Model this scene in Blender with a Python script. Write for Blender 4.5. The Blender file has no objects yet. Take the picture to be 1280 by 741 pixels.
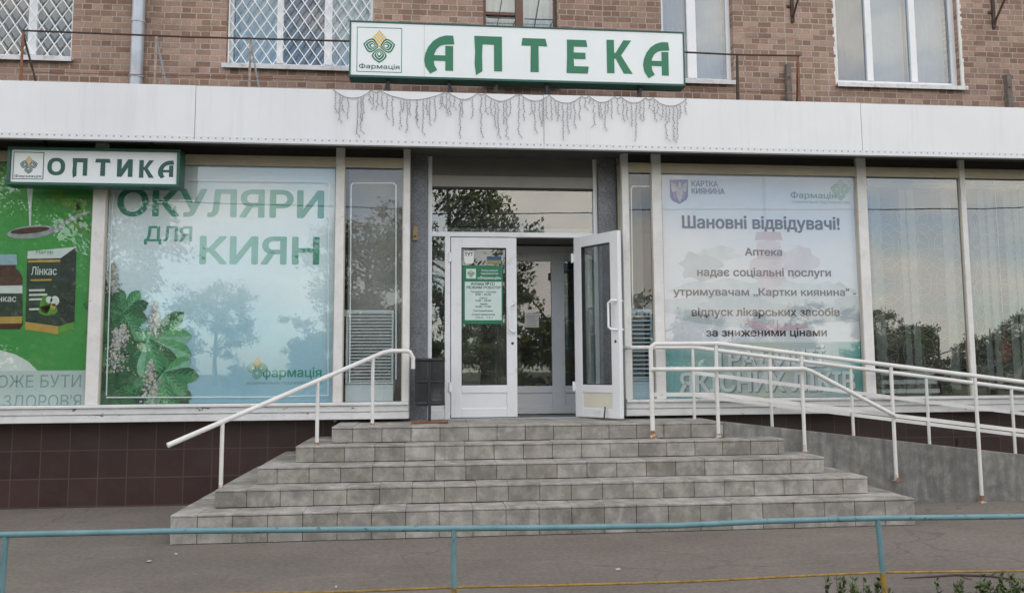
import bpy, bmesh, math, random
import numpy as np
from mathutils import Vector, Matrix
R = math.radians
random.seed(11)
scn = bpy.context.scene
col = scn.collection

# ------------------------------------------------------------------ camera
YAW, PIT, ROL, FPX, HC = R(5.51), R(5.2), R(-.375), 990.0, 1.5
_F = Vector((math.sin(YAW)*math.cos(PIT), math.cos(YAW)*math.cos(PIT), math.sin(PIT)))
_Rt = Vector((math.cos(YAW), -math.sin(YAW), 0)); _U = _Rt.cross(_F)
CR = _Rt*math.cos(ROL) + _U*math.sin(ROL); CU = _U*math.cos(ROL) - _Rt*math.sin(ROL)
cd = bpy.data.cameras.new('camera'); cam = bpy.data.objects.new('camera', cd); col.objects.link(cam)
m = Matrix.Identity(4)
for i in range(3):
    m[i][0] = CR[i]; m[i][1] = CU[i]; m[i][2] = -_F[i]
m[2][3] = HC
cam.matrix_world = m
cd.sensor_width = 36; cd.lens = 36*FPX/1280; cd.clip_end = 2000; cd.clip_start = .05
scn.camera = cam

# ------------------------------------------------------------------ world, sun, exposure
SUN_EL, SUN_AZ = R(36), R(18)          # azimuth clockwise from +Y: behind the building, whose front is in open shade
w = bpy.data.worlds.new('World'); scn.world = w; w.use_nodes = True
wn = w.node_tree.nodes; wl = w.node_tree.links
bg = wn['Background']; bg.inputs['Strength'].default_value = .15
sky = wn.new('ShaderNodeTexSky'); sky.sky_type = 'NISHITA'; sky.sun_disc = False
sky.sun_elevation = SUN_EL; sky.sun_rotation = SUN_AZ; sky.air_density = 1.0; sky.dust_density = .8
tc = wn.new('ShaderNodeTexCoord')
mp = wn.new('ShaderNodeMapping'); mp.inputs['Scale'].default_value = (1.0, 1.0, 2.6)
wl.new(tc.outputs['Generated'], mp.inputs['Vector'])
nz = wn.new('ShaderNodeTexNoise'); nz.inputs['Scale'].default_value = 2.6; nz.inputs['Detail'].default_value = 7; nz.inputs['Roughness'].default_value = .55
wl.new(mp.outputs['Vector'], nz.inputs['Vector'])
rp = wn.new('ShaderNodeValToRGB'); rp.color_ramp.elements[0].position = .37; rp.color_ramp.elements[1].position = .60
wl.new(nz.outputs['Fac'], rp.inputs['Fac'])
cl = wn.new('ShaderNodeValToRGB')
cl.color_ramp.elements[0].position = .40; cl.color_ramp.elements[0].color = (.68, .64, .60, 1)
cl.color_ramp.elements[1].position = .75; cl.color_ramp.elements[1].color = (1.0, .91, .79, 1)
wl.new(nz.outputs['Fac'], cl.inputs['Fac'])
sc = wn.new('ShaderNodeVectorMath'); sc.operation = 'SCALE'; sc.inputs['Scale'].default_value = 8.0
wl.new(cl.outputs['Color'], sc.inputs[0])
mx = wn.new('ShaderNodeMix'); mx.data_type = 'RGBA'
wl.new(rp.outputs['Color'], mx.inputs[0]); wl.new(sky.outputs['Color'], mx.inputs[6]); wl.new(sc.outputs['Vector'], mx.inputs[7])
wl.new(mx.outputs[2], bg.inputs['Color'])
sd = bpy.data.lights.new('sun', 'SUN'); sd.energy = 2.6; sd.angle = R(.8); sd.color = (1, .94, .86)
so = bpy.data.objects.new('sun', sd); col.objects.link(so)
_d = Vector((math.sin(SUN_AZ)*math.cos(SUN_EL), math.cos(SUN_AZ)*math.cos(SUN_EL), math.sin(SUN_EL)))
so.rotation_euler = _d.to_track_quat('Z', 'Y').to_euler(); so.location = _d*30
vs = scn.view_settings; vs.view_transform = 'Standard'; vs.look = 'None'; vs.exposure = 1.36; vs.gamma = 1; vs.use_curve_mapping = False

# ------------------------------------------------------------------ helpers
def at(px, py, Y):
    """the point of the plane y=Y seen at a pixel of the 1280-wide survey photo -> (x, z)"""
    d = CR*((px-640)/FPX) + CU*((370.5-py)/FPX) + _F
    d = d*(Y/d.y)
    return d.x, d.z+HC

ORG = {}
def org(o): return Vector(ORG.get(o.name, (0, 0, 0))) if o else Vector((0, 0, 0))
def thing(name, label, cat, loc=(0, 0, 0), group=None, kind=None):
    o = bpy.data.objects.new(name, None); col.objects.link(o); o.location = loc
    o.empty_display_size = .1
    ORG[o.name] = tuple(loc); tag(o, label, cat, group, kind); return o
def tag(o, label=None, cat=None, group=None, kind=None):
    if label: o['label'] = label
    if cat: o['category'] = cat
    if group: o['group'] = group
    if kind: o['kind'] = kind
    return o

class MB:
    def __init__(s): s.v = []; s.f = []; s.m = []; s.t = []
    def poly(s, pts, mi=0, t=.5):
        b = len(s.v); s.v += [tuple(p) for p in pts]; s.f.append(list(range(b, b+len(pts)))); s.m.append(mi); s.t.append(t)
    def box(s, x0, x1, y0, y1, z0, z1, mi=0, t=.5):
        if x0 > x1: x0, x1 = x1, x0
        if y0 > y1: y0, y1 = y1, y0
        if z0 > z1: z0, z1 = z1, z0
        b = len(s.v)
        s.v += [(x, y, z) for z in (z0, z1) for x, y in ((x0, y0), (x1, y0), (x1, y1), (x0, y1))]
        for q in ((3, 2, 1, 0), (4, 5, 6, 7), (0, 1, 5, 4), (1, 2, 6, 5), (2, 3, 7, 6), (3, 0, 4, 7)):
            s.f.append([b+i for i in q]); s.m.append(mi); s.t.append(t)
        return s
    def tube(s, pts, r, n=10, mi=0, cap=True, t=.5):
        pts = [Vector(p) for p in pts]; k = len(pts); b = len(s.v)
        rr = r if isinstance(r, (list, tuple)) else [r]*k
        prev = None
        for i, p in enumerate(pts):
            d1 = (pts[i]-pts[i-1]).normalized() if i > 0 else (pts[1]-pts[0]).normalized()
            d2 = (pts[i+1]-pts[i]).normalized() if i < k-1 else d1
            d = (d1+d2)
            d = d.normalized() if d.length > 1e-6 else d1
            if prev is None:
                up = Vector((0, 0, 1)) if abs(d.z) < .9 else Vector((1, 0, 0))
                u = d.cross(up).normalized()
            else:
                u = (prev - d*prev.dot(d)).normalized()
            prev = u; v = d.cross(u)
            c = max(.35, d1.dot(d))
            for j in range(n):
                a = 2*math.pi*j/n
                s.v.append(tuple(p + (u*math.cos(a)+v*math.sin(a))*rr[i]/ (1 if c > .99 else 1)))
        for i in range(k-1):
            for j in range(n):
                s.f.append([b+i*n+j, b+i*n+(j+1) % n, b+(i+1)*n+(j+1) % n, b+(i+1)*n+j]); s.m.append(mi); s.t.append(t)
        if cap:
            s.f.append([b+j for j in range(n)][::-1]); s.m.append(mi); s.t.append(t)
            s.f.append([b+(k-1)*n+j for j in range(n)]); s.m.append(mi); s.t.append(t)
        return s
    def prism(s, pts, y0, y1, mi=0, t=.5):
        """outline in (x,z), extruded from y0 (front) to y1"""
        a = sum(pts[i][0]*pts[(i+1) % len(pts)][1]-pts[(i+1) % len(pts)][0]*pts[i][1] for i in range(len(pts)))
        if a < 0: pts = pts[::-1]
        n = len(pts); b = len(s.v)
        s.v += [(x, y0, z) for x, z in pts] + [(x, y1, z) for x, z in pts]
        s.f.append(list(range(b, b+n))); s.m.append(mi); s.t.append(t)
        s.f.append(list(range(b+2*n-1, b+n-1, -1))); s.m.append(mi); s.t.append(t)
        for i in range(n):
            j = (i+1) % n
            s.f.append([b+j, b+i, b+n+i, b+n+j]); s.m.append(mi); s.t.append(t)
        return s
    def flat(s, pts, y, mi=0, t=.5):
        a = sum(pts[i][0]*pts[(i+1) % len(pts)][1]-pts[(i+1) % len(pts)][0]*pts[i][1] for i in range(len(pts)))
        if a < 0: pts = pts[::-1]
        s.poly([(x, y, z) for x, z in pts], mi, t); return s
    def build(s, name, mats, parent=None, smooth=False, bevel=0, tri=False):
        me = bpy.data.meshes.new(name)
        o0 = org(parent)
        me.from_pydata([(x-o0.x, y-o0.y, z-o0.z) for x, y, z in s.v], [], s.f)
        if not isinstance(mats, (list, tuple)): mats = [mats]
        for q in mats: me.materials.append(q)
        me.polygons.foreach_set('material_index', s.m)
        at_ = me.attributes.new('tint', 'FLOAT', 'FACE'); at_.data.foreach_set('value', s.t)
        if smooth:
            me.polygons.foreach_set('use_smooth', [True]*len(s.f))
            me.update()
            try: me.set_sharp_from_angle(angle=R(40))
            except Exception: pass
        o = bpy.data.objects.new(name, me); col.objects.link(o)
        if parent: o.parent = parent; ORG[o.name] = tuple(o0)
        if bevel:
            b = o.modifiers.new('bevel', 'BEVEL'); b.width = bevel; b.segments = 2; b.limit_method = 'ANGLE'; b.angle_limit = R(50)
        return o

from mathutils.geometry import delaunay_2d_cdt
_TC = {}
def text_poly(s):
    """font outlines of a string, every contour filled on its own (strokes of one glyph may overlap)"""
    if s in _TC: return _TC[s]
    c = bpy.data.curves.new('t', 'FONT'); c.body = s
    o = bpy.data.objects.new('t', c); col.objects.link(o)
    dg = bpy.context.evaluated_depsgraph_get(); dg.update()
    cu = o.evaluated_get(dg).to_curve(dg)
    loops = []
    for sp in cu.splines:
        pts = []
        if sp.type == 'BEZIER':
            bp = sp.bezier_points; n = len(bp)
            for i in range(n):
                a, b = bp[i], bp[(i+1) % n]
                p0, p1, p2, p3 = a.co, a.handle_right, b.handle_left, b.co
                d = (p3-p0)
                straight = d.length < 1e-6 or (abs((p1-p0).cross(d).z)+abs((p2-p0).cross(d).z)) < 1e-5
                for k in range(1 if straight else 5):
                    t = k/5.0; u = 1-t
                    q = p0*u**3+p1*(3*u*u*t)+p2*(3*u*t*t)+p3*t**3
                    pts.append((q.x, q.y))
        else: pts = [(p.co.x, p.co.y) for p in sp.points]
        cl = []
        for p in pts:
            if not cl or math.hypot(p[0]-cl[-1][0], p[1]-cl[-1][1]) > 1e-5: cl.append(p)
        if len(cl) > 2: loops.append(cl)
    o.evaluated_get(dg).to_curve_clear(); bpy.data.objects.remove(o); bpy.data.curves.remove(c)
    area = lambda l: .5*sum(l[i][0]*l[(i+1) % len(l)][1]-l[(i+1) % len(l)][0]*l[i][1] for i in range(len(l)))
    def inside(p, l):
        r = False
        for i in range(len(l)):
            (x1, y1), (x2, y2) = l[i], l[i-1]
            if (y1 > p[1]) != (y2 > p[1]) and p[0] < (x2-x1)*(p[1]-y1)/(y2-y1)+x1: r = not r
        return r
    ars = [area(l) for l in loops]
    frac = lambda a, b: sum(inside(p, b) for p in a)/len(a)
    hole = [any(k != i and ars[i]*ars[k] < 0 and abs(ars[k]) > abs(ars[i]) and frac(loops[i], loops[k]) > .9 for k in range(len(loops))) for i in range(len(loops))]
    outer = [l for l, h in zip(loops, hole) if not h]; holes = [l for l, h in zip(loops, hole) if h]
    v, f = [], []
    for ol in outer:
        hs = [h for h in holes if sum(inside(p, ol) for p in h) > len(h)*.9]
        rings = [ol]+hs
        co, ed = [], []
        for r in rings:
            k = len(co); co += [Vector(p) for p in r]; ed += [(k+i, k+(i+1) % len(r)) for i in range(len(r))]
        co2, _, tri, _, _, _ = delaunay_2d_cdt(co, ed, [], 0, 1e-6)
        b = len(v); v += [(p.x, p.y) for p in co2]
        for t in tri:
            c_ = (sum(co2[k].x for k in t)/3, sum(co2[k].y for k in t)/3)
            if inside(c_, ol) and not any(inside(c_, h) for h in hs): f.append([b+k for k in t])
    _TC[s] = (v, f)
    return v, f
def cap_height():
    v, f = text_poly('Н'); ys = [p[1] for p in v]; return max(ys)-min(ys), min(ys)
def lettering(s, px0, px1, pyb, pyt, Y, mat, parent, off=.012, name='lettering', depth=0, slant=0, xz=None):
    """one line of writing: fits px0..px1, baseline pyb, cap top pyt on the plane y=Y"""
    v, f = text_poly(s); ch, cb = cap_height()
    xs = [p[0] for p in v]; xa, xb = min(xs), max(xs)
    if xz: X0, X1, Z0, Z1 = xz
    else:
        X0, zl = at(px0, pyb, Y); X1, zr = at(px1, pyb, Y); Z0 = (zl+zr)/2
        Z1 = at((px0+px1)/2, pyt, Y)[1]; Z0 = at((px0+px1)/2, pyb, Y)[1]
    kx = (X1-X0)/(xb-xa); kz = (Z1-Z0)/ch
    mb = MB()
    # heavier weights: the outline is laid down several times, shifted a little
    e = off*1.1*(Z1-Z0)/ch
    shifts = [(0, 0)] if off < .004 else [(math.cos(a)*e, math.sin(a)*e*.7) for a in [i*math.pi/4 for i in range(8)]]+[(0, 0)]
    kx = (X1-X0-2*(e if off >= .004 else 0))/(xb-xa); X0 = X0+(e if off >= .004 else 0)
    for i, (dx, dz) in enumerate(shifts):
        b = len(mb.v)
        mb.v += [(X0+(p[0]-xa)*kx+dx, Y-.00004*i, Z0+(p[1]-cb)*kz+dz) for p in v]
        for q in f: mb.f.append([b+k for k in q]); mb.m.append(0); mb.t.append(.5)
    o = mb.build(name, mat, parent)
    if depth:
        sm = o.modifiers.new('solid', 'SOLIDIFY'); sm.thickness = depth; sm.offset = 0
    return o

# ------------------------------------------------------------------ materials
MATS = {}
def new_mat(name):
    m = bpy.data.materials.new(name); m.use_nodes = True; MATS[name] = m
    nt = m.node_tree; return m, nt.nodes, nt.links, nt.nodes['Principled BSDF']
def rgba(c): return (c[0], c[1], c[2], 1)
def noise(n, l, scale, detail=4, rough=.55, vec=None, dist=0):
    t = n.new('ShaderNodeTexNoise'); t.inputs['Scale'].default_value = scale; t.inputs['Detail'].default_value = detail
    t.inputs['Roughness'].default_value = rough; t.inputs['Distortion'].default_value = dist
    if vec: l.new(vec, t.inputs['Vector'])
    return t.outputs['Fac']
def ramp(n, l, fac, p0, p1, c0=(0, 0, 0), c1=(1, 1, 1)):
    if p0 > p1: p0, p1, c0, c1 = p1, p0, c1, c0
    r = n.new('ShaderNodeValToRGB'); e = r.color_ramp.elements
    e[0].position = p0; e[1].position = p1; e[0].color = rgba(c0); e[1].color = rgba(c1)
    l.new(fac, r.inputs['Fac']); return r.outputs['Color']
def mixc(n, l, fac, a, b, mode='MIX'):
    x = n.new('ShaderNodeMix'); x.data_type = 'RGBA'; x.blend_type = mode
    if isinstance(fac, (int, float)): x.inputs[0].default_value = fac
    else: l.new(fac, x.inputs[0])
    for i, q in ((6, a), (7, b)):
        if isinstance(q, (tuple, list)): x.inputs[i].default_value = rgba(q)
        else: l.new(q, x.inputs[i])
    return x.outputs[2]
def bump(n, l, h, strength=.3, dist=.01):
    b = n.new('ShaderNodeBump'); b.inputs['Strength'].default_value = strength; b.inputs['Distance'].default_value = dist
    l.new(h, b.inputs['Height']); return b.outputs['Normal']
def worldpos(n):
    g = n.new('ShaderNodeNewGeometry'); return g.outputs['Position']
def sepxyz(n, l, v):
    s = n.new('ShaderNodeSeparateXYZ'); l.new(v, s.inputs[0]); return s.outputs
def comb(n, l, x, y, z=None):
    c = n.new('ShaderNodeCombineXYZ'); l.new(x, c.inputs[0]); l.new(y, c.inputs[1])
    if z: l.new(z, c.inputs[2])
    return c.outputs[0]
def math_(n, l, op, a, b=None):
    q = n.new('ShaderNodeMath'); q.operation = op
    for i, x in enumerate((a, b)):
        if x is None: continue
        if isinstance(x, (int, float)): q.inputs[i].default_value = x
        else: l.new(x, q.inputs[i])
    return q.outputs[0]
def plain(name, c, rough=.5, var=.12, scale=6, metal=0, dirt=None, dirt_amt=.0, bmp=0, bscale=40, spec=.5):
    """a colour with a little uneven wear and optional dirt blotches"""
    m, n, l, b = new_mat(name)
    p = worldpos(n)
    f = noise(n, l, scale, 5, .6, p)
    c1 = tuple(max(0, x*(1-var)) for x in c); c2 = tuple(min(1, x*(1+var)) for x in c)
    cc = ramp(n, l, f, .3, .7, c1, c2)
    if dirt:
        g = noise(n, l, scale*2.3, 8, .7, p, .4)
        cc = mixc(n, l, ramp(n, l, g, .62-.25*dirt_amt, .72), cc, dirt)
    l.new(cc, b.inputs['Base Color']); b.inputs['Roughness'].default_value = rough; b.inputs['Metallic'].default_value = metal
    b.inputs['Specular IOR Level'].default_value = spec
    if bmp: l.new(bump(n, l, noise(n, l, bscale, 6, .6, p), bmp, .01), b.inputs['Normal'])
    return m

def m_brick():
    m, n, l, b = new_mat('brick')
    p = worldpos(n); s = sepxyz(n, l, p)
    u = math_(n, l, 'ADD', s[0], s[1])
    wv = noise(n, l, 1.3, 2, .5, p)
    z = math_(n, l, 'ADD', s[2], math_(n, l, 'MULTIPLY', wv, .02))
    v = comb(n, l, u, z)
    t = n.new('ShaderNodeTexBrick'); l.new(v, t.inputs['Vector'])
    t.inputs['Scale'].default_value = 1; t.inputs['Brick Width'].default_value = .185; t.inputs['Row Height'].default_value = .0745
    t.inputs['Mortar Size'].default_value = .0075; t.inputs['Mortar Smooth'].default_value = .25; t.inputs['Bias'].default_value = -.1
    t.squash = .62; t.squash_frequency = 2; t.offset = .43
    t.inputs['Color1'].default_value = (.27, .165, .125, 1); t.inputs['Color2'].default_value = (.52, .355, .285, 1)
    t.inputs['Mortar'].default_value = (.50, .45, .40, 1)
    big = noise(n, l, .9, 4, .6, p)
    c = mixc(n, l, ramp(n, l, big, .35, .65), t.outputs['Color'], (.62, .62, .62), 'MULTIPLY')
    c = mixc(n, l, .55, t.outputs['Color'], c)
    # single odd bricks: pale yellowish and dark burnt
    wn_ = n.new('ShaderNodeTexVoronoi'); wn_.inputs['Scale'].default_value = 5.2
    mp_ = n.new('ShaderNodeMapping'); mp_.inputs['Scale'].default_value = (1, 1, 2.4); l.new(p, mp_.inputs['Vector']); l.new(mp_.outputs[0], wn_.inputs['Vector'])
    ss = sepxyz(n, l, wn_.outputs['Color'])
    c = mixc(n, l, math_(n, l, 'MULTIPLY', ramp(n, l, ss[0], .78, .84), .18), c, (.34, .26, .17))
    c = mixc(n, l, math_(n, l, 'MULTIPLY', ramp(n, l, ss[1], .80, .86), .2), c, (.15, .10, .085))
    fine = noise(n, l, 45, 6, .7, p)
    c = mixc(n, l, .6, c, ramp(n, l, fine, .25, .75, (.55, .55, .55), (1.25, 1.2, 1.15)), 'MULTIPLY')
    # the mortar smears and soot
    st = noise(n, l, 3.1, 7, .65, p, .6)
    c = mixc(n, l, math_(n, l, 'MULTIPLY', ramp(n, l, st, .5, .85), .4), c, (.30, .26, .23))
    l.new(c, b.inputs['Base Color']); b.inputs['Roughness'].default_value = .92; b.inputs['Specular IOR Level'].default_value = .2
    h = math_(n, l, 'ADD', math_(n, l, 'MULTIPLY', t.outputs['Fac'], -1), math_(n, l, 'MULTIPLY', fine, .5))
    l.new(bump(n, l, h, .9, .012), b.inputs['Normal'])
    return m

def m_tiles_brown():
    m, n, l, b = new_mat('brown_tile')
    p = worldpos(n); s = sepxyz(n, l, p)
    v = comb(n, l, math_(n, l, 'ADD', s[0], .06), math_(n, l, 'SUBTRACT', s[2], .012))
    t = n.new('ShaderNodeTexBrick'); l.new(v, t.inputs['Vector']); t.offset = 0
    t.inputs['Scale'].default_value = 1; t.inputs['Brick Width'].default_value = .307; t.inputs['Row Height'].default_value = .307
    t.inputs['Mortar Size'].default_value = .005; t.inputs['Mortar Smooth'].default_value = .1
    t.inputs['Color1'].default_value = (.034, .014, .012, 1); t.inputs['Color2'].default_value = (.050, .022, .018, 1); t.inputs['Mortar'].default_value = (.085, .06, .05, 1)
    f = noise(n, l, 4, 6, .6, p)
    c = mixc(n, l, math_(n, l, 'MULTIPLY', ramp(n, l, f, .45, .8), .25), t.outputs['Color'], (.085, .065, .058))
    l.new(c, b.inputs['Base Color']); b.inputs['Roughness'].default_value = .45
    l.new(bump(n, l, math_(n, l, 'MULTIPLY', t.outputs['Fac'], -1), .4, .004), b.inputs['Normal'])
    return m

def m_concrete(name, base, tinted=False, streaks=False):
    m, n, l, b = new_mat(name)
    p = worldpos(n)
    f1 = noise(n, l, 2.2, 8, .65, p); f2 = noise(n, l, 7, 5, .6, p, .2); f3 = noise(n, l, 90, 4, .6, p)
    dark = tuple(x*.72 for x in base); lite = tuple(min(1, x*1.25) for x in base)
    c = ramp(n, l, f1, .3, .7, dark, lite)
    c = mixc(n, l, math_(n, l, 'MULTIPLY', ramp(n, l, f2, .46, .78), .7), c, tuple(min(1, x*1.65) for x in base))
    c = mixc(n, l, math_(n, l, 'MULTIPLY', ramp(n, l, f2, .55, .1), .6), c, tuple(x*.5 for x in base))
    if streaks:
        mpn = n.new('ShaderNodeMapping'); mpn.inputs['Scale'].default_value = (5, 5, .6); l.new(p, mpn.inputs['Vector'])
        fs = noise(n, l, 2.2, 7, .7, mpn.outputs[0])
        c = mixc(n, l, math_(n, l, 'MULTIPLY', ramp(n, l, fs, .44, .70), .75), c, tuple(x*.45 for x in base))
        c = mixc(n, l, math_(n, l, 'MULTIPLY', ramp(n, l, noise(n, l, 3.4, 8, .72, p, .8), .5, .66), .5), c, tuple(x*.55 for x in base))
        fw = noise(n, l, 26, 3, .5, mpn.outputs[0])
        c = mixc(n, l, math_(n, l, 'MULTIPLY', ramp(n, l, fw, .70, .74), .6), c, (.5, .5, .48))
    if tinted:
        fs = noise(n, l, 3.6, 9, .72, p, 1.0)
        c = mixc(n, l, math_(n, l, 'MULTIPLY', ramp(n, l, fs, .50, .64), .45), c, tuple(x*.5 for x in base))
        fw = noise(n, l, 4.3, 8, .68, p, .5)
        c = mixc(n, l, math_(n, l, 'MULTIPLY', ramp(n, l, fw, .56, .70), .4), c, (.55, .55, .54))
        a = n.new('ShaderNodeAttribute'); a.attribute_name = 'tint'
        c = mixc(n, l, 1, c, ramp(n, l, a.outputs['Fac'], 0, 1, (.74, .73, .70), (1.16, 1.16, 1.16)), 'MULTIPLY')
    c = mixc(n, l, .35, c, ramp(n, l, f3, .3, .7, (.7, .7, .7), (1.2, 1.2, 1.2)), 'MULTIPLY')
    l.new(c, b.inputs['Base Color']); b.inputs['Roughness'].default_value = .88; b.inputs['Specular IOR Level'].default_value = .25
    l.new(bump(n, l, math_(n, l, 'ADD', f2, math_(n, l, 'MULTIPLY', f3, .4)), .35, .008), b.inputs['Normal'])
    return m

def m_asphalt():
    m, n, l, b = new_mat('asphalt')
    p = worldpos(n)
    f1 = noise(n, l, .7, 7, .6, p); f2 = noise(n, l, 5, 8, .7, p, .4); f3 = noise(n, l, 160, 3, .6, p)
    mpn = n.new('ShaderNodeMapping'); mpn.inputs['Scale'].default_value = (.5, 2.6, 1); l.new(p, mpn.inputs['Vector'])
    f4 = noise(n, l, 2.0, 7, .65, mpn.outputs[0])
    c = ramp(n, l, f1, .3, .7, (.150, .134, .120), (.210, .189, .170))
    c = mixc(n, l, math_(n, l, 'MULTIPLY', ramp(n, l, f4, .55, .75), .55), c, (.25, .225, .20))
    c = mixc(n, l, math_(n, l, 'MULTIPLY', ramp(n, l, f2, .58, .72), .5), c, (.105, .092, .082))
    c = mixc(n, l, .6, c, ramp(n, l, f3, .3, .7, (.6, .6, .6), (1.35, 1.33, 1.3)), 'MULTIPLY')
    vz = n.new('ShaderNodeTexVoronoi'); vz.inputs['Scale'].default_value = 9; l.new(p, vz.inputs['Vector'])
    sp = math_(n, l, 'LESS_THAN', vz.outputs['Distance'], .045)
    c = mixc(n, l, math_(n, l, 'MULTIPLY', sp, .6), c, (.30, .28, .25))
    f5 = noise(n, l, 24, 6, .75, p)
    c = mixc(n, l, .75, c, ramp(n, l, f5, .28, .72, (.62, .61, .60), (1.38, 1.36, 1.33)), 'MULTIPLY')
    wob = n.new('ShaderNodeVectorMath'); wob.operation = 'ADD'; nn = n.new('ShaderNodeTexNoise'); nn.inputs['Scale'].default_value = 1.2; nn.inputs['Detail'].default_value = 3; l.new(p, nn.inputs['Vector'])
    l.new(p, wob.inputs[0]); l.new(nn.outputs['Color'], wob.inputs[1])
    vc = n.new('ShaderNodeTexVoronoi'); vc.feature = 'DISTANCE_TO_EDGE'; vc.inputs['Scale'].default_value = .42; l.new(wob.outputs[0], vc.inputs['Vector'])
    ck = math_(n, l, 'MULTIPLY', math_(n, l, 'LESS_THAN', vc.outputs['Distance'], .006), ramp(n, l, f1, .42, .6))
    c = mixc(n, l, math_(n, l, 'MULTIPLY', ck, .3), c, (.05, .045, .04))
    l.new(c, b.inputs['Base Color']); b.inputs['Roughness'].default_value = .9; b.inputs['Specular IOR Level'].default_value = .25
    l.new(bump(n, l, math_(n, l, 'ADD', f3, f5), .5, .006), b.inputs['Normal'])
    return m

def m_oldpaint(name, c, under, amt=.5, rough=.45, dirty=(.34, .30, .25)):
    """old gloss paint: chips down to the wood or metal, grime"""
    m, n, l, b = new_mat(name)
    p = worldpos(n)
    mpn = n.new('ShaderNodeMapping'); mpn.inputs['Scale'].default_value = (.6, 1, 1.8); l.new(p, mpn.inputs['Vector'])
    f1 = noise(n, l, 3, 7, .6, p); f2 = noise(n, l, 9, 10, .72, mpn.outputs[0], .5)
    cc = ramp(n, l, f1, .3, .75, tuple(x*.86 for x in c), tuple(min(1, x*1.06) for x in c))
    cc = mixc(n, l, math_(n, l, 'MULTIPLY', ramp(n, l, noise(n, l, 5.5, 9, .7, p), .5, .75), .32), cc, dirty)
    ch = ramp(n, l, f2, .735-.12*amt, .755-.12*amt)
    cc = mixc(n, l, ch, cc, under)
    l.new(cc, b.inputs['Base Color']); b.inputs['Roughness'].default_value = rough
    l.new(bump(n, l, math_(n, l, 'SUBTRACT', math_(n, l, 'MULTIPLY', noise(n, l, 35, 5, .6, p), .3), ch), .35, .004), b.inputs['Normal'])
    return m

def m_granite():
    m, n, l, b = new_mat('granite')
    p = worldpos(n)
    f = noise(n, l, 70, 4, .75, p); g = noise(n, l, 5, 5, .6, p)
    c = ramp(n, l, f, .3, .7, (.055, .060, .07), (.27, .282, .305))
    c = mixc(n, l, .5, c, ramp(n, l, g, .3, .7, (.6, .6, .6), (1.3, 1.3, 1.35)), 'MULTIPLY')
    l.new(c, b.inputs['Base Color']); b.inputs['Roughness'].default_value = .4
    return m

def m_glass(name, refl=.10, tint=(.93, .96, .96), rough=0.0, dirt=.06):
    m, n, l, b = new_mat(name); n.remove(b); out = n['Material Output']
    tr = n.new('ShaderNodeBsdfTransparent'); tr.inputs['Color'].default_value = rgba(tint)
    gl = n.new('ShaderNodeBsdfGlossy'); gl.inputs['Roughness'].default_value = rough
    lw = n.new('ShaderNodeLayerWeight'); lw.inputs['Blend'].default_value = .5
    fz = math_(n, l, 'ADD', math_(n, l, 'MULTIPLY', math_(n, l, 'POWER', lw.outputs['Facing'], 5), .9), refl)
    x = n.new('ShaderNodeMixShader'); l.new(fz, x.inputs[0]); l.new(tr.outputs[0], x.inputs[1]); l.new(gl.outputs[0], x.inputs[2])
    df = n.new('ShaderNodeBsdfDiffuse'); df.inputs['Color'].default_value = (.6, .6, .58, 1)
    x2 = n.new('ShaderNodeMixShader')
    p = worldpos(n); d = ramp(n, l, noise(n, l, 2.5, 8, .65, p, .6), .35, .8)
    l.new(math_(n, l, 'MULTIPLY', d, dirt), x2.inputs[0]); l.new(x.outputs[0], x2.inputs[1]); l.new(df.outputs[0], x2.inputs[2])
    l.new(bump(n, l, noise(n, l, .9, 2, .4, p), .05, .02), gl.inputs['Normal'])
    l.new(x2.outputs[0], out.inputs['Surface'])
    return m

def m_print(name, stops, axis=2, lo=0, hi=1, var=.08, nscale=3, rough=.55):
    """a printed banner whose ink runs through colour stops along one world axis"""
    m, n, l, b = new_mat(name)
    p = worldpos(n); s = sepxyz(n, l, p)
    f1 = noise(n, l, nscale, 5, .6, p)
    q = math_(n, l, 'DIVIDE', math_(n, l, 'SUBTRACT', s[axis], lo), hi-lo)
    q = math_(n, l, 'ADD', q, math_(n, l, 'MULTIPLY', math_(n, l, 'SUBTRACT', f1, .5), var*2))
    r = n.new('ShaderNodeValToRGB'); l.new(q, r.inputs['Fac']); e = r.color_ramp.elements
    while len(e) < len(stops): e.new(.5)
    for i, (pos, c) in enumerate(stops): e[i].position = pos; e[i].color = rgba(c)
    l.new(r.outputs['Color'], b.inputs['Base Color']); b.inputs['Roughness'].default_value = rough
    return m

def m_strip_dots():
    m, n, l, b = new_mat('perforated_trim')
    p = worldpos(n); s = sepxyz(n, l, p)
    fx = math_(n, l, 'SUBTRACT', math_(n, l, 'FRACT', math_(n, l, 'DIVIDE', s[0], .075)), .5)
    fz = math_(n, l, 'DIVIDE', math_(n, l, 'SUBTRACT', s[2], 3.985), .075)
    d = math_(n, l, 'SQRT', math_(n, l, 'ADD', math_(n, l, 'MULTIPLY', fx, fx), math_(n, l, 'MULTIPLY', fz, fz)))
    c = mixc(n, l, math_(n, l, 'LESS_THAN', d, .13), (.70, .71, .73), (.30, .31, .33))
    l.new(c, b.inputs['Base Color']); b.inputs['Roughness'].default_value = .45
    return m

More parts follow.
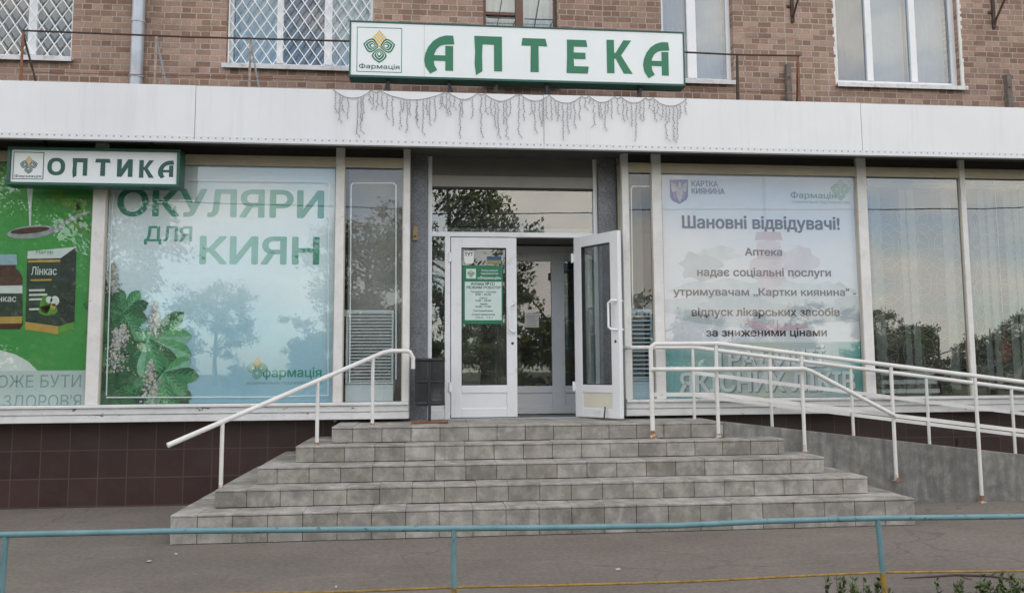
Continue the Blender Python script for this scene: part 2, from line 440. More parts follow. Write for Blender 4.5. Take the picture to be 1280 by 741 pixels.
def m_perforated():
    m, n, l, b = new_mat('perforated_sheet'); out = n['Material Output']
    b.inputs['Base Color'].default_value = (.022, .023, .026, 1); b.inputs['Roughness'].default_value = .5
    tcn = n.new('ShaderNodeTexCoord'); s = sepxyz(n, l, worldpos(n))
    fx = math_(n, l, 'SUBTRACT', math_(n, l, 'FRACT', math_(n, l, 'DIVIDE', s[0], .012)), .5)
    fz = math_(n, l, 'SUBTRACT', math_(n, l, 'FRACT', math_(n, l, 'DIVIDE', s[2], .012)), .5)
    d = math_(n, l, 'SQRT', math_(n, l, 'ADD', math_(n, l, 'MULTIPLY', fx, fx), math_(n, l, 'MULTIPLY', fz, fz)))
    tr = n.new('ShaderNodeBsdfTransparent'); x = n.new('ShaderNodeMixShader')
    l.new(math_(n, l, 'LESS_THAN', d, .30), x.inputs[0]); l.new(b.outputs[0], x.inputs[1]); l.new(tr.outputs[0], x.inputs[2])
    l.new(x.outputs[0], out.inputs['Surface']); return m

def m_leaf(name, c1, c2):
    m, n, l, b = new_mat(name)
    a = n.new('ShaderNodeAttribute'); a.attribute_name = 'tint'
    c = ramp(n, l, a.outputs['Fac'], 0, 1, c1, c2)
    l.new(c, b.inputs['Base Color']); b.inputs['Roughness'].default_value = .55
    return m

def m_fencepaint():
    m, n, l, b = new_mat('blue_fence_paint')
    p = worldpos(n)
    f = noise(n, l, 30, 8, .7, p); g = noise(n, l, 6, 5, .6, p)
    c = ramp(n, l, g, .3, .7, (.105, .225, .255), (.165, .295, .325))
    c = mixc(n, l, ramp(n, l, f, .60, .66), c, (.07, .055, .05))
    c = mixc(n, l, math_(n, l, 'MULTIPLY', ramp(n, l, f, .38, .30), .5), c, (.28, .42, .45))
    l.new(c, b.inputs['Base Color']); b.inputs['Roughness'].default_value = .5
    l.new(bump(n, l, f, .3, .003), b.inputs['Normal']); return m

BRICK = m_brick(); BTILE = m_tiles_brown(); ASPH = m_asphalt()
CONC_T = m_concrete('step_tile', (.305, .29, .265), tinted=True)
GROUT = m_concrete('grout', (.15, .145, .135))
CONC_R = m_concrete('ramp_render', (.21, .205, .192), streaks=True)
WOODW = m_oldpaint('old_white_paint', (.74, .73, .71), (.22, .15, .11), .6)
SILLW = m_oldpaint('sill_white_paint', (.76, .76, .76), (.20, .13, .10), .85)
BEIGE = m_oldpaint('beige_paint', (.50, .44, .34), (.24, .17, .12), .3)
RAILW = m_oldpaint('rail_white_paint', (.74, .73, .71), (.33, .17, .09), .42, .45, (.45, .40, .34))
PVC = plain('white_pvc', (.76, .77, .79), .35, .04, 2, dirt=(.55, .53, .5), dirt_amt=.1)
PVCG = plain('grey_profile', (.36, .35, .33), .45, .08, 3)
PANELG = plain('grey_infill_panel', (.17, .165, .155), .5, .08, 3)
CREAM = plain('cream_panel', (.66, .63, .53), .45, .05, 4)
def m_fascia():
    m, n, l, b = new_mat('white_fascia_sheet'); p = worldpos(n)
    mpn = n.new('ShaderNodeMapping'); mpn.inputs['Scale'].default_value = (7, 1, .35); l.new(p, mpn.inputs['Vector'])
    st = noise(n, l, 1.6, 7, .7, mpn.outputs[0]); f1 = noise(n, l, .8, 4, .6, p); f2 = noise(n, l, 9, 9, .75, p, .5)
    c = ramp(n, l, f1, .3, .7, (.70, .705, .725), (.765, .77, .785))
    c = mixc(n, l, math_(n, l, 'MULTIPLY', ramp(n, l, st, .52, .80), .35), c, (.52, .51, .49))
    c = mixc(n, l, math_(n, l, 'MULTIPLY', ramp(n, l, f2, .70, .76), .5), c, (.38, .36, .34))
    l.new(c, b.inputs['Base Color']); b.inputs['Roughness'].default_value = .38
    l.new(bump(n, l, noise(n, l, 1.1, 3, .5, p), .25, .05), b.inputs['Normal']); return m
FASC = m_fascia()
DOTS = m_strip_dots()
SOFF = plain('soffit_grey', (.10, .095, .09), .8, .15, 4)
DARKP = plain('dark_transom_board', (.05, .046, .042), .7, .2, 4)
GRAN = m_granite()
GLASS = m_glass('shop_glass', .052, (.97, .985, .985), 0, .03); GLASST = m_glass('transom_glass', .13, (.8, .84, .84)); GLASSR = m_glass('upper_sky_glass', .13, (.8, .86, .9)); GLASSC = m_glass('clear_window_glass', .13, (.80, .84, .84)); GLASSD = m_glass('door_glass', .09, (.80, .84, .84)); GLASSU = m_glass('upper_glass', .09)
GREEN = plain('sign_green', (.010, .165, .080), .4, .06, 4)
GREEND = plain('sign_dark_green', (.010, .085, .060), .4, .06, 4)
SIGNW = plain('sign_white', (.76, .80, .81), .35, .03, 2)
YEL = plain('emblem_yellow', (.72, .46, .06), .45, .05, 5)
RUST = plain('rust', (.22, .095, .045), .85, .35, 18, bmp=.4)
RUSTD = plain('dark_rusty_iron', (.065, .042, .034), .8, .3, 14)
ZINC = plain('zinc_pipe', (.40, .43, .47), .42, .12, 3, metal=.35)
BLACKM = plain('black_metal', (.02, .02, .022), .5, .1, 8)
PERF = m_perforated()
BLUEF = m_fencepaint()
FOOTM = m_oldpaint('rusting_foot', (.62, .56, .50), (.27, .11, .05), 2.1, .7, (.30, .13, .06))
OCHRE = plain('ochre_paint', (.30, .19, .035), .6, .25, 12, dirt=(.12, .07, .035), dirt_amt=.6)
TUBEW = plain('white_tube', (.80, .83, .84), .35, .04, 4)
PURPLE = plain('ink_plum', (.035, .02, .04), .6, .1, 5)
PURPL2 = plain('ink_violet', (.13, .10, .22), .6, .1, 5)
INKG = plain('ink_green', (.035, .28, .19), .6, .1, 5)
INKGG = plain('ink_grey_green', (.14, .26, .23), .6, .1, 5)
PAPER = plain('paper', (.74, .76, .74), .7, .04, 5)
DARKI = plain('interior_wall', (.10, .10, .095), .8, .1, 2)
FLOORI = plain('interior_floor', (.20, .17, .14), .5, .15, 5)

# ------------------------------------------------------------------ the setting: ground
LZ = .912                      # landing height
YB, YP, YF, YW, YG = 9.1, 9.4, 8.6, 9.55, 9.36   # bay front, portal, fascia, brick wall, base wall
mb = MB(); mb.poly([(-300, -300, -.008), (300, -300, -.008), (300, 300, -.008), (-300, 300, -.008)])
EARTH = plain('earth', (.085, .08, .05), .95, .3, .6, dirt=(.05, .065, .02), dirt_amt=.8)
tag(mb.build('ground', EARTH), kind='structure')
mb = MB()
for i in range(70):
    for j in range(8):
        x0 = -35+i; y0 = 4.35+j*.68
        mb.poly([(x0, y0, 0), (x0+1, y0, 0), (x0+1, y0+.68, 0), (x0, y0+.68, 0)])
tag(mb.build('pavement', ASPH), kind='structure')
mb = MB(); mb.poly([(-120, -14, .004), (120, -14, .004), (120, -4, .004), (-120, -4, .004)])
ROADM = plain('road_asphalt', (.06, .058, .056), .9, .2, 1.5)
tag(mb.build('road', ROADM), kind='structure')
mb = MB(); mb.box(-120, 120, -4, -3.85, -.01, .13)
tag(mb.build('kerb', CONC_R), kind='structure')

# ------------------------------------------------------------------ building
bld = thing('apartment_building', 'brown brick apartment block whose ground floor is a white fronted shop', 'building', (0, YW, 0))
WINS = []   # (x0,x1,z0,z1) openings
def X(px, Y, py=50): return at(px, py, Y)[0]
W1 = (-6.05, X(90, YW), 5.19, 6.9); W2 = (X(282.5, YW), X(467, YW, 20), 5.17, 6.9)
W3 = (X(604, YW, 20), X(697, YW, 20), 5.05, 6.9); W4 = (X(827, YW), X(916.5, YW), 5.14, 6.9); W5 = (X(1044.5, YW), X(1200, YW), 5.155, 6.9)
WINS = [W1, W2, W3, W4, W5]
mb = MB()
zb, zt = 4.2, 14.0  # unseen height and width of the wall are set to shade the street
xs = -34.0
for (a, b_, c_, d_) in WINS:
    mb.box(xs, a, YW, YW+.35, zb, zt)
    mb.box(a, b_, YW, YW+.35, zb, c_-.03); mb.box(a, b_, YW, YW+.35, d_, zt)
    xs = b_
mb.box(xs, 38.0, YW, YW+.35, zb, zt)
mb.build('brick_wall', BRICK, bld)
mb = MB(); mb.box(-34, 38, YW+.35, YW+9, zt-.2, zt); mb.box(-34, 38, YW+8.8, YW+9, 0, zt-.2)
mb.box(-34, -33.8, YW+.35, YW+8.8, 0, zt-.2); mb.box(37.8, 38, YW+.35, YW+8.8, 0, zt-.2)
mb.build('roof', DARKI, bld)
mb = MB(); mb.box(-34, -.31, YG, YG+.2, -.02, 1.12); mb.box(2.2, 38, YG, YG+.2, -.02, 1.12)
mb.box(-34, -6.5, YG, YG+.2, 1.12, 4.2); mb.box(9.3, 38, YG, YG+.2, 1.12, 4.2)
mb.build('basement_wall', BTILE, bld)
# small grating in the basement wall behind the ramp
mb = MB()
x0, z0 = at(1196, 562, YG); x1, z1 = at(1211, 548, YG)
mb.box(x0, x1, YG-.01, YG-.002, z0, z1)
for k in range(4): mb.box(x0+.01, x1-.01, YG-.018, YG-.0105, z0+.02+k*.03, z0+.032+k*.03)
mb.build('vent_grating', RUSTD, bld)
for i, (a, b_) in enumerate(((-.302, -.10), (1.965, 2.19))):
    mb = MB(); mb.box(a, b_, YP-.05, YP+.25, LZ-.02, 4.3)
    mb.build('pilaster', GRAN, bld, bevel=.006)

def clip_diag(x0, x1, z0, z1, dx, dz):
    """segments of the two diagonal families inside a rectangle"""
    out = []
    k = dz/dx
    for sgn in (1, -1):
        c = z0 - (x1-x0)*k - dz
        top = z1 + (x1-x0)*k + dz
        while c < top:
            pts = []
            # z = c + sgn*k*(x-x0)
            for xx in (x0, x1):
                zz = c+sgn*k*(xx-x0)
                if z0 <= zz <= z1: pts.append((xx, zz))
            for zz in (z0, z1):
                xx = x0+(zz-c)/(sgn*k)
                if x0 < xx < x1: pts.append((xx, zz))
            if len(pts) >= 2 and (abs(pts[0][0]-pts[1][0]) > .02): out.append((pts[0], pts[1]))
            c += dz
    return out

CURT = plain('net_curtain', (.42, .48, .52), .9, .10, 5)
SKYBACK = plain('sky_tone_backing', (.30, .36, .42), .9, .06, 3); CURTD = plain('insect_screen_grey', (.06, .07, .08), .9, .08, 4)  # the paler one has the sky's reflection put into its colour
CURTG = plain('grey_curtain', (.075, .085, .09), .9, .25, 9)
DARKROOM = plain('dark_room', (.035, .035, .035), .9, .2, 4)  # dark sheet standing in for an unlit room behind glass
WOODB = m_oldpaint('brown_window_wood', (.12, .055, .032), (.25, .2, .16), .2)
SILLM = plain('window_sill_sheet', (.60, .61, .62), .5, .1, 5, dirt=(.3, .27, .24), dirt_amt=.4)
PUTTY = plain('white_putty', (.70, .69, .66), .85, .08, 14, bmp=.5, bscale=25)

def upper_window(W, muls, backings, fm, label, fw=.055, glass=None, amp=.012, grille=None, horiz=None, putty=False, sillout=.12):
    x0, x1, z0, z1 = W; y0 = YW+.10; y1 = YW+.165
    mb = MB()
    mb.box(x0, x1, y0, y1, z0, z0+fw*1.25); mb.box(x0, x1, y0, y1, z1-fw, z1)
    edges = [x0]+[m_ for m_ in muls]+[x1]
    mb.box(x0, x0+fw, y0, y1, z0+fw*1.25, z1-fw); mb.box(x1-fw, x1, y0, y1, z0+fw*1.25, z1-fw)
    for mm, wd in muls: mb.box(mm-wd/2, mm+wd/2, y0-.01, y1, z0+fw*1.25, z1-fw)
    if horiz:
        a, b_, zz = horiz; mb.box(a, b_, y0-.004, y1, zz-.022, zz+.022)
    f = mb.build('window', fm, bld, bevel=.004)
    if label: f['label'] = label
    cuts = [x0+fw]+[q for mm, wd in muls for q in (mm-wd/2, mm+wd/2)]+[x1-fw]
    for k in range(0, len(cuts), 2):
        mb = MB(); mb.box(cuts[k], cuts[k+1], y0+.025, y0+.031, z0+fw*1.25, z1-fw); mb.build('pane', glass or GLASSU, f)
        mt = backings[k//2]
        mb = MB()   # softly folded curtain behind the pane
        N = 40; a, b_ = cuts[k]-.02, cuts[k+1]+.02
        for i in range(N):
            xa = a+(b_-a)*i/N; xb = a+(b_-a)*(i+1)/N
            ya = y1+.12+amp*math.sin(i*.8+k+.6*math.sin(i*.31)); yb = y1+.12+amp*math.sin((i+1)*.8+k+.6*math.sin((i+1)*.31))
            mb.poly([(xa, ya, z0), (xb, yb, z0), (xb, yb, z1), (xa, ya, z1)])
        mb.build('curtain_or_backing', mt, f, smooth=True)
    mb = MB(); mb.prism([(x0-.03, z0-.028), (x1+.03, z0-.028), (x1+.03, z0-.002), (x0-.03, z0-.002)], YW-.06, y0)
    mb.box(x0-.03, x1+.03, YW-.065, YW-.058, z0-.055, z0-.002)
    mb.build('sill', SILLM, f)
    if grille:
        mb = MB()
        for p, q in clip_diag(x0+.02, x1-.02, z0+.03, z1-.02, *grille): mb.tube([(p[0], YW+.045, p[1]), (q[0], YW+.045, q[1])], .0065, 6)
        for p, q in (((x0+.02, z0+.03), (x1-.02, z0+.03)), ((x0+.02, z0+.03), (x0+.02, z1-.02)), ((x1-.02, z0+.03), (x1-.02, z1-.02))):
            mb.tube([(p[0], YW+.045, p[1]), (q[0], YW+.045, q[1])], .009, 6)
        mb.build('grille', TUBEW, f)
    if putty:
        rnd = random.Random(3)
        for sx in (x0, x1):
            mb = MB(); z = z0
            while z < z1:
                h = rnd.uniform(.03, .07); wd = rnd.uniform(.012, .04)
                a, b_ = (sx-wd, sx+.012) if sx == x0 else (sx-.012, sx+wd)
                mb.box(a, b_, YW-.004-rnd.random()*.003, YW+.02, z, z+h); z += h
            mb.build('putty_edge', PUTTY, f)
    return f
upper_window(W1, [(X(35, YW), .10)], [DARKROOM, CURTG], PVC, 'white window behind a diamond grille, left pane dark', grille=(.15, .225))
upper_window(W2, [(X(348, YW), .075), (X(409, YW), .095)], [CURT, CURTG, CURT], PVC, 'wide white window with three sashes behind a diamond grille', grille=(.15, .225))
f3 = upper_window(W3, [(X(650, YW, 20), .10)], [CURT, CURT], WOODB, 'dark brown wooden window partly hidden by the large sign', fw=.04, horiz=(W3[0]+.04, X(650, YW, 20)-.05, at(625, 13, YW)[1]))
mb = MB()    # sunburst bars
for (cx, x0, x1) in ((W3[0]+.05, W3[0]+.05, X(645, YW, 20)), (X(656, YW, 20), X(656, YW, 20), W3[1]-.05)):
    for k in range(5):
        a = R(14+17*k); L = 1.8
        ex = min(cx+L*math.cos(a)*1.3, x1); tt = (ex-cx)/(math.cos(a)); ez = 5.1+min(L, tt)*math.sin(a)
        mb.tube([(cx, YW+.05, 5.1), (ex, YW+.05, ez)], .006, 6)
    mb.tube([(x0, YW+.05, 5.75+.15), (x1, YW+.05, 5.9)], .006, 6)
mb.build('grille', BLACKM, f3)
upper_window(W4, [(X(867.5, YW), .12)], [SKYBACK, SKYBACK], PVC, 'white two sash window right of the large sign', glass=GLASSR, amp=.004)
upper_window(W5, [(X(1091, YW), .085), (X(1146.5, YW), .085)], [CURTD, SKYBACK, SKYBACK], PVC, 'white three sash window with ragged putty edges', fw=.07, putty=True, glass=GLASSR, amp=.004)
# downspout
mb = MB(); xa = (X(164, 9.47)+X(180, 9.47))/2
mb.tube([(xa, 9.47, 4.5), (xa, 9.47, 9.3)], .072, 20)
for z in (4.95, 5.62, 6.9): mb.tube([(xa, 9.47, z), (xa, 9.47, z+.035)], .079, 20)
mb.build('downspout', ZINC, bld, smooth=True)

# canopy
FZ0, FZ1 = 3.945, 4.563
mb = MB(); mb.box(-8.4, 12.6, YF+.06, YW, 4.05, 4.46)
cano = mb.build('canopy', SOFF, bld)
JX = [-8.4, at(244, 140, YF)[0]-3.86, at(244, 140, YF)[0], at(679.8, 150, YF)[0], at(1077, 160, YF)[0], at(1077, 160, YF)[0]+3.86, 12.6]
for k in range(len(JX)-1):
    mb = MB(); dz = [0, .002, -.002, .003, 0, .002][k]
    mb.box(JX[k]+.0025, JX[k+1]-.0025, YF, YF+.055, FZ0+.055, FZ1+dz)
    mb.build('fascia_panel', FASC, cano, bevel=.004)
    mb = MB(); mb.box(JX[k]+.001, JX[k+1]-.001, YF-.006, YF+.055, FZ0, FZ0+.053)
    mb.build('trim_strip', DOTS, cano)
# top flashing
mb = MB(); mb.box(-8.4, 12.6, YF+.058, YF+.30, FZ1-.03, FZ1-.012); mb.build('flashing', ZINC, cano)

# ------------------------------------------------------------------ shop windows
def shop_window(x0, x1, posts, label, xl_return=None):
    """posts: list of (xa,xb) vertical members incl. the ends; bottom sill + head + dark transom board"""
    ZS, ZG, ZH, ZH1 = .945, 1.135, 3.845, 3.945
    mb = MB(); mb.box(x0, x1, YB-.025, YB+.30, ZS+.085, ZG-.035)
    fr = mb.build('shop_window', SILLW, bld, bevel=.008)
    fr['label'] = label
    mb = MB(); mb.box(x0, x1, YB-.055, YB+.30, ZG-.0345, ZG); mb.build('sill', SILLW, fr, bevel=.008)
    mb = MB(); mb.box(x0, x1, YB-.012, YB+.30, ZS, ZS+.082); mb.build('apron_board', SILLW, fr, bevel=.008)
    for (a, b_) in posts:
        mb = MB(); mb.box(a, b_, YB, YB+.09, ZG+.001, 4.3); mb.build('mullion', WOODW, fr, bevel=.006)
    for (a, b_), (c_, d_) in zip(posts[:-1], posts[1:]):
        mb = MB(); mb.box(b_, c_, YB+.012, YB+.08, ZH, ZH1); mb.build('head_beam', BEIGE, fr, bevel=.004)
        mb = MB(); mb.box(b_, c_, YB+.05, YB+.075, ZH1, 4.3); mb.build('transom_board', DARKP, fr)
    for (a, b_), (c_, d_) in zip(posts[:-1], posts[1:]):
        mb = MB(); mb.box(b_+.001, c_-.001, YB+.035, YB+.041, ZG+.002, ZH-.002); mb.build('pane', GLASSC if b_ > 5 else GLASS, fr)
        mb = MB()   # thin dark rebate round the pane
        w_ = .012
        mb.box(b_, b_+w_, YB+.022, YB+.034, ZG, ZH); mb.box(c_-w_, c_, YB+.022, YB+.034, ZG, ZH)
        mb.box(b_+w_, c_-w_, YB+.022, YB+.034, ZH-w_*1.5, ZH)
        mb.build('glazing_bead', PVCG if random.random() < 0 else BEIGE, fr)
    return fr
def xb(px, py=350): return at(px, py, YB)[0]
LP = [(-8.0, -7.85), (xb(109, 420), xb(125, 420)), (xb(418, 350), xb(429, 350)), (xb(503.5, 350), xb(512, 350))]
LP[0] = (-6.5, -6.38)
swL = shop_window(-6.5, LP[-1][1], LP, 'left shop window bay with two posters and one narrow side pane')
RP = [(xb(779.5, 350), xb(788, 350)), (xb(817.5, 350), xb(829.5, 350)), (xb(1077, 350), xb(1089, 350)), (xb(1207.5, 350), xb(1214, 350)), (9.2, 9.3)]
swR = shop_window(RP[0][0], 9.3, RP, 'right shop window bay with one poster, a narrow side pane and two clear panes')
# returns of both bays back to the portal plane
for (fr, xa, sg) in ((swL, LP[-1][1], -1), (swR, RP[0][0], 1)):
    mb = MB(); xo = xa if sg == 1 else xa-.07
    mb.box(xo, xo+.07, YB+.22, YB+.30, 1.135, 4.3); mb.box(xo, xo+.07, YB+.09, YB+.22, 3.845, 3.945); mb.box(xo, xo+.07, YB+.09, YB+.22, 1.135, 1.22)
    mb.build('side_frame', BEIGE, fr)
    mb = MB(); mb.box(xo+.03, xo+.036, YB+.09, YB+.22, 1.22, 3.845); mb.build('pane', GLASS, fr)
    mb = MB(); mb.box(xo+.02, xo+.05, YB+.09, YB+.22, 3.945, 4.3); mb.build('transom_board', DARKP, fr)

# ------------------------------------------------------------------ entrance
def xp(px, py=400): return at(px, py, YP)[0]
FX0, FX1 = -.098, 1.962
LX0, LX1 = .178, .965           # closed leaf
HX = 1.66                       # hinge of the open leaf
DZ0, DZ1 = LZ+.02, 3.07
mb = MB()
y0, y1 = YP, YP+.08
mb.box(FX0, FX0+.05, y0, y1, LZ, 4.2); mb.box(FX1-.05, FX1, y0, y1, LZ, 4.2)
mb.box(FX0+.05, FX1-.05, y0, y1, 3.078, 3.135)
mb.box(.105, .170, y0, y1, LZ, 3.078); mb.box(1.672, 1.735, y0, y1, LZ, 3.078)
mb.box(FX0+.05, .105, y0+.005, y1, LZ, LZ+.11); mb.box(FX0+.05, .105, y0+.005, y1, LZ+.26, LZ+.36)
mb.box(1.735, FX1-.05, y0+.005, y1, LZ, LZ+.11); mb.box(1.735, FX1-.05, y0+.005, y1, LZ+.26, LZ+.36)
dfr = mb.build('door_frame', PVC, bld, bevel=.004)
mb = MB(); mb.box(FX0+.05, FX1-.05, y0, y1, 3.685, 3.82); mb.box(FX0+.05, FX1-.05, y0, y1, 4.09, 4.2); mb.build('transom_rail', PVCG, dfr)
mb = MB(); mb.box(FX0+.05, FX1-.05, y0+.02, y1-.02, 3.82, 4.09); mb.build('infill_panel', PANELG, dfr)
mb = MB(); mb.box(FX0+.05, FX1-.05, y0+.035, y0+.041, 3.135, 3.685); mb.build('transom_pane', GLASST, dfr)
mb = MB(); mb.box(FX0+.05, FX1-.05, y0+.30, y0+.32, 3.21, 4.0); mb.build('transom_dark_sheet', DARKROOM, dfr)  # added dark sheet: the room's shade painted in behind the transom pane
mb = MB(); mb.box(FX0+.05, FX1-.05, y0+.015, y0+.03, 3.66, 3.684); mb.build('gasket', BLACKM, dfr)
for a, b_ in ((FX0+.05, .105), (1.735, FX1-.05)):
    mb = MB(); mb.box(a, b_, y0+.03, y0+.036, LZ+.36, 3.078); mb.build('side_pane', GLASSD, dfr)
    mb = MB(); mb.box(a, b_, y0+.02, y0+.05, LZ+.11, LZ+.26); mb.build('kick_panel', PVC, dfr)
mb = MB(); mb.box(.172, 1.67, YP+.0, YP+.10, LZ-.005, LZ+.012); mb.build('threshold', ZINC, dfr)

def door_leaf(width, xform, label, lower_mat, handle_u, flip):
    """leaf in local (u across, v out of face, z); xform maps to world"""
    def b(mb, u0, u1, v0, v1, z0, z1):
        k = len(mb.v); mb.box(u0, u1, v0, v1, z0, z1)
        mb.v[k:] = [tuple(xform(*p)) for p in mb.v[k:]]
    def tube(mb, pts, r, n=10): mb.tube([xform(*p) for p in pts], r, n)
    S = .125
    mb = MB(); H0, H1 = DZ0, DZ1
    g0 = H0+.375
    b(mb, 0, S, 0, .06, H0, H1); b(mb, width-S, width, 0, .06, H0, H1)
    b(mb, S, width-S, 0, .06, H1-.125, H1); b(mb, S, width-S, 0, .06, H0, H0+.105); b(mb, S, width-S, 0, .06, H0+.285, g0)
    d = mb.build('door', PVC, bld, bevel=.005); d['label'] = label
    mb = MB(); b(mb, S, width-S, .012, .048, H0+.105, H0+.285); mb.build('kick_panel', lower_mat, d)
    mb = MB(); b(mb, S, width-S, .027, .033, g0, H1-.125); mb.build('pane', GLASSD, d)
    mb = MB()
    for (a, c, z_, zz) in ((S, S+.01, g0, H1-.125), (width-S-.01, width-S, g0, H1-.125), (S+.01, width-S-.01, g0, g0+.01), (S+.01, width-S-.01, H1-.135, H1-.125)):
        b(mb, a, c, .004, .056, z_, zz)
    mb.build('gasket', BLACKM, d)
    for sgn in (-1, 1):
        mb = MB(); v0 = 0 if sgn < 0 else .06; o_ = v0+sgn*.065
        u = handle_u; z_, zz = 1.935, 2.265
        s_ = .035 if handle_u > width/2 else -.035
        tube(mb, [(u+s_, v0, z_), (u+s_*.3, o_, z_), (u-s_, o_, z_+.03), (u-s_, o_, zz-.03), (u+s_*.3, o_, zz), (u+s_, v0, zz)], .0135, 10)
        mb.build('handle', TUBEW, d, smooth=True)
    mb = MB(); tube(mb, [(handle_u+.01, -.004, 1.80), (handle_u+.01, .064, 1.80)], .016, 12); mb.build('lock', BLACKM, d)
    hu = -.012 if handle_u > width/2 else width+.012
    for z_ in (H0+.30, H1-.30):
        mb = MB(); tube(mb, [(hu, -.012, z_), (hu, -.012, z_+.11)], .017, 12)
        b(mb, hu-.03, hu+.03, -.006, -.001, z_+.02, z_+.09)
        mb.build('hinge', TUBEW, d)
    return d
doorL = door_leaf(LX1-LX0, lambda u, v, z: (LX0+u, YP+.005+v, z), 'closed left door leaf of the entrance', PVC, LX1-LX0-.065, False)
ang = math.atan2(8.80-9.40, 2.065-HX)          # open leaf points from its hinge towards the street
ca, sa = math.cos(ang), math.sin(ang)
doorR = door_leaf(.72, lambda u, v, z: (HX+u*ca-(v)*sa*1.0, YP+u*sa+v*ca, z), 'right door leaf swung open towards the street', CREAM, .655, True)
# little door stop on the open leaf
mb = MB(); px_ = HX+.50*ca; py_ = YP+.50*sa
mb.tube([(px_+.02*sa, py_-.02*ca-.01, LZ+.15), (px_+.045*sa, py_-.045*ca-.02, LZ+.004)], .008, 8); mb.build('door_stop', BLACKM, doorR)

# ------------------------------------------------------------------ interior
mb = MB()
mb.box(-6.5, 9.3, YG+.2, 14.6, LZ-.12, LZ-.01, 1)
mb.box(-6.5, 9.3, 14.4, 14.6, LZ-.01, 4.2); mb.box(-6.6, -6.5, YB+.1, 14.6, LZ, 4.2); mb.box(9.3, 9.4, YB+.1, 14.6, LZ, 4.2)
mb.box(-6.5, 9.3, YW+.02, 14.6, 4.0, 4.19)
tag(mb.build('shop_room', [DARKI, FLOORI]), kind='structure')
# vestibule screen with an inner door
YI = 10.35
def xi(px, py=420): return at(px, py, YI)[0]
mb = MB(); zi = at(660, 517, YI)[1]; zi = LZ
zt_ = at(660, 326, YI)[1]
ed = [(FX0-.2, FX0), (xi(640), xi(646)), (xi(690), xi(706)), (xi(719), xi(724)), (2.0, 2.2)]
for a, b_ in ed: mb.box(a, b_, YI, YI+.06, LZ, zt_+.12)
mb.box(ed[0][0], ed[-1][1], YI+.004, YI+.056, zt_+.121, 3.12)
for k in range(len(ed)-1):
    mb.box(ed[k][1], ed[k+1][0], YI+.002, YI+.06, LZ, LZ+.09); mb.box(ed[k][1], ed[k+1][0], YI+.002, YI+.06, LZ+.27, LZ+.36); mb.box(ed[k][1], ed[k+1][0], YI+.002, YI+.06, zt_, zt_+.12); mb.box(ed[k][1], ed[k+1][0], YI+.02, YI+.04, LZ+.09, LZ+.27)
scr = tag(mb.build('inner_door_screen', PVC, None, bevel=.004), 'white glazed inner door screen inside the shop entrance', 'door screen')
for k in range(len(ed)-1):
    mb = MB(); mb.box(ed[k][1], ed[k+1][0], YI+.03, YI+.035, LZ+.36, zt_); mb.build('pane', GLASSD, scr)
mb = MB(); hx_ = ed[1][1]-.02
mb.tube([(hx_, YI, 1.75), (hx_, YI-.05, 1.75), (hx_, YI-.05, 2.1), (hx_, YI, 2.1)], .012, 8); mb.build('handle', TUBEW, scr)
x0, z1 = at(656, 391, YI); x1, z0 = at(674, 409, YI)
nt = thing('paper_notice', 'small white paper notice taped to the inner door glass', 'notice', ((x0+x1)/2, YI-.006, z0))
mb = MB(); mb.box(x0, x1, YI+.02, YI+.024, z0, z1); mb.build('sheet', PAPER, nt)
mb = MB()
for k in range(5): mb.box(x0+.03, x1-.03-.02*(k % 2), YI+.018, YI+.0195, z1-.05-.03*k, z1-.042-.03*k)
mb.build('print_lines', PVCG, nt)
# shelves with medicine boxes against the back wall of the sales room
rnd = random.Random(5)
GOODS = [plain('goods_%s' % nme, c, .5, .08, 9) for nme, c in (('white', (.6, .6, .58)), ('teal', (.08, .3, .3)), ('red', (.35, .06, .05)), ('amber', (.4, .25, .06)), ('blue', (.08, .14, .36)), ('green', (.08, .25, .09)))]
SHELFM = plain('shelf_board', (.42, .40, .36), .5, .08, 4)
for si, (sx, lab) in enumerate(((.2, 'shelf unit of medicine boxes behind the closed door leaf'), (1.75, 'shelf unit of medicine boxes seen through the open doorway'))):
    sh = thing('shelf_unit', lab, 'shelf', (sx, 12.3, LZ-.01), 'shelf units inside the shop')
    mb = MB(); Wd = 1.45
    mb.box(sx-Wd/2, sx-Wd/2+.03, 12.1, 12.5, LZ-.01, 3.3); mb.box(sx+Wd/2-.03, sx+Wd/2, 12.1, 12.5, LZ-.01, 3.3); mb.box(sx-Wd/2, sx+Wd/2, 12.5, 12.52, LZ-.01, 3.3)
    mb.build('frame', SHELFM, sh)
    for k in range(6):
        z = LZ+.1+k*.4; mb = MB(); mb.box(sx-Wd/2+.03, sx+Wd/2-.03, 12.1, 12.5, z, z+.025); mb.build('shelf', SHELFM, sh)
        x = sx-Wd/2+.05
        mb = MB()
        while x < sx+Wd/2-.18:
            ww = rnd.uniform(.05, .14); hh = rnd.uniform(.1, .28); mb.box(x, x+ww, 12.14, 12.3, z+.025, z+.025+hh, rnd.randrange(6)); x += ww+rnd.uniform(.005, .03)
        g = mb.build('medicine_box', GOODS, sh); g['kind'] = 'stuff'

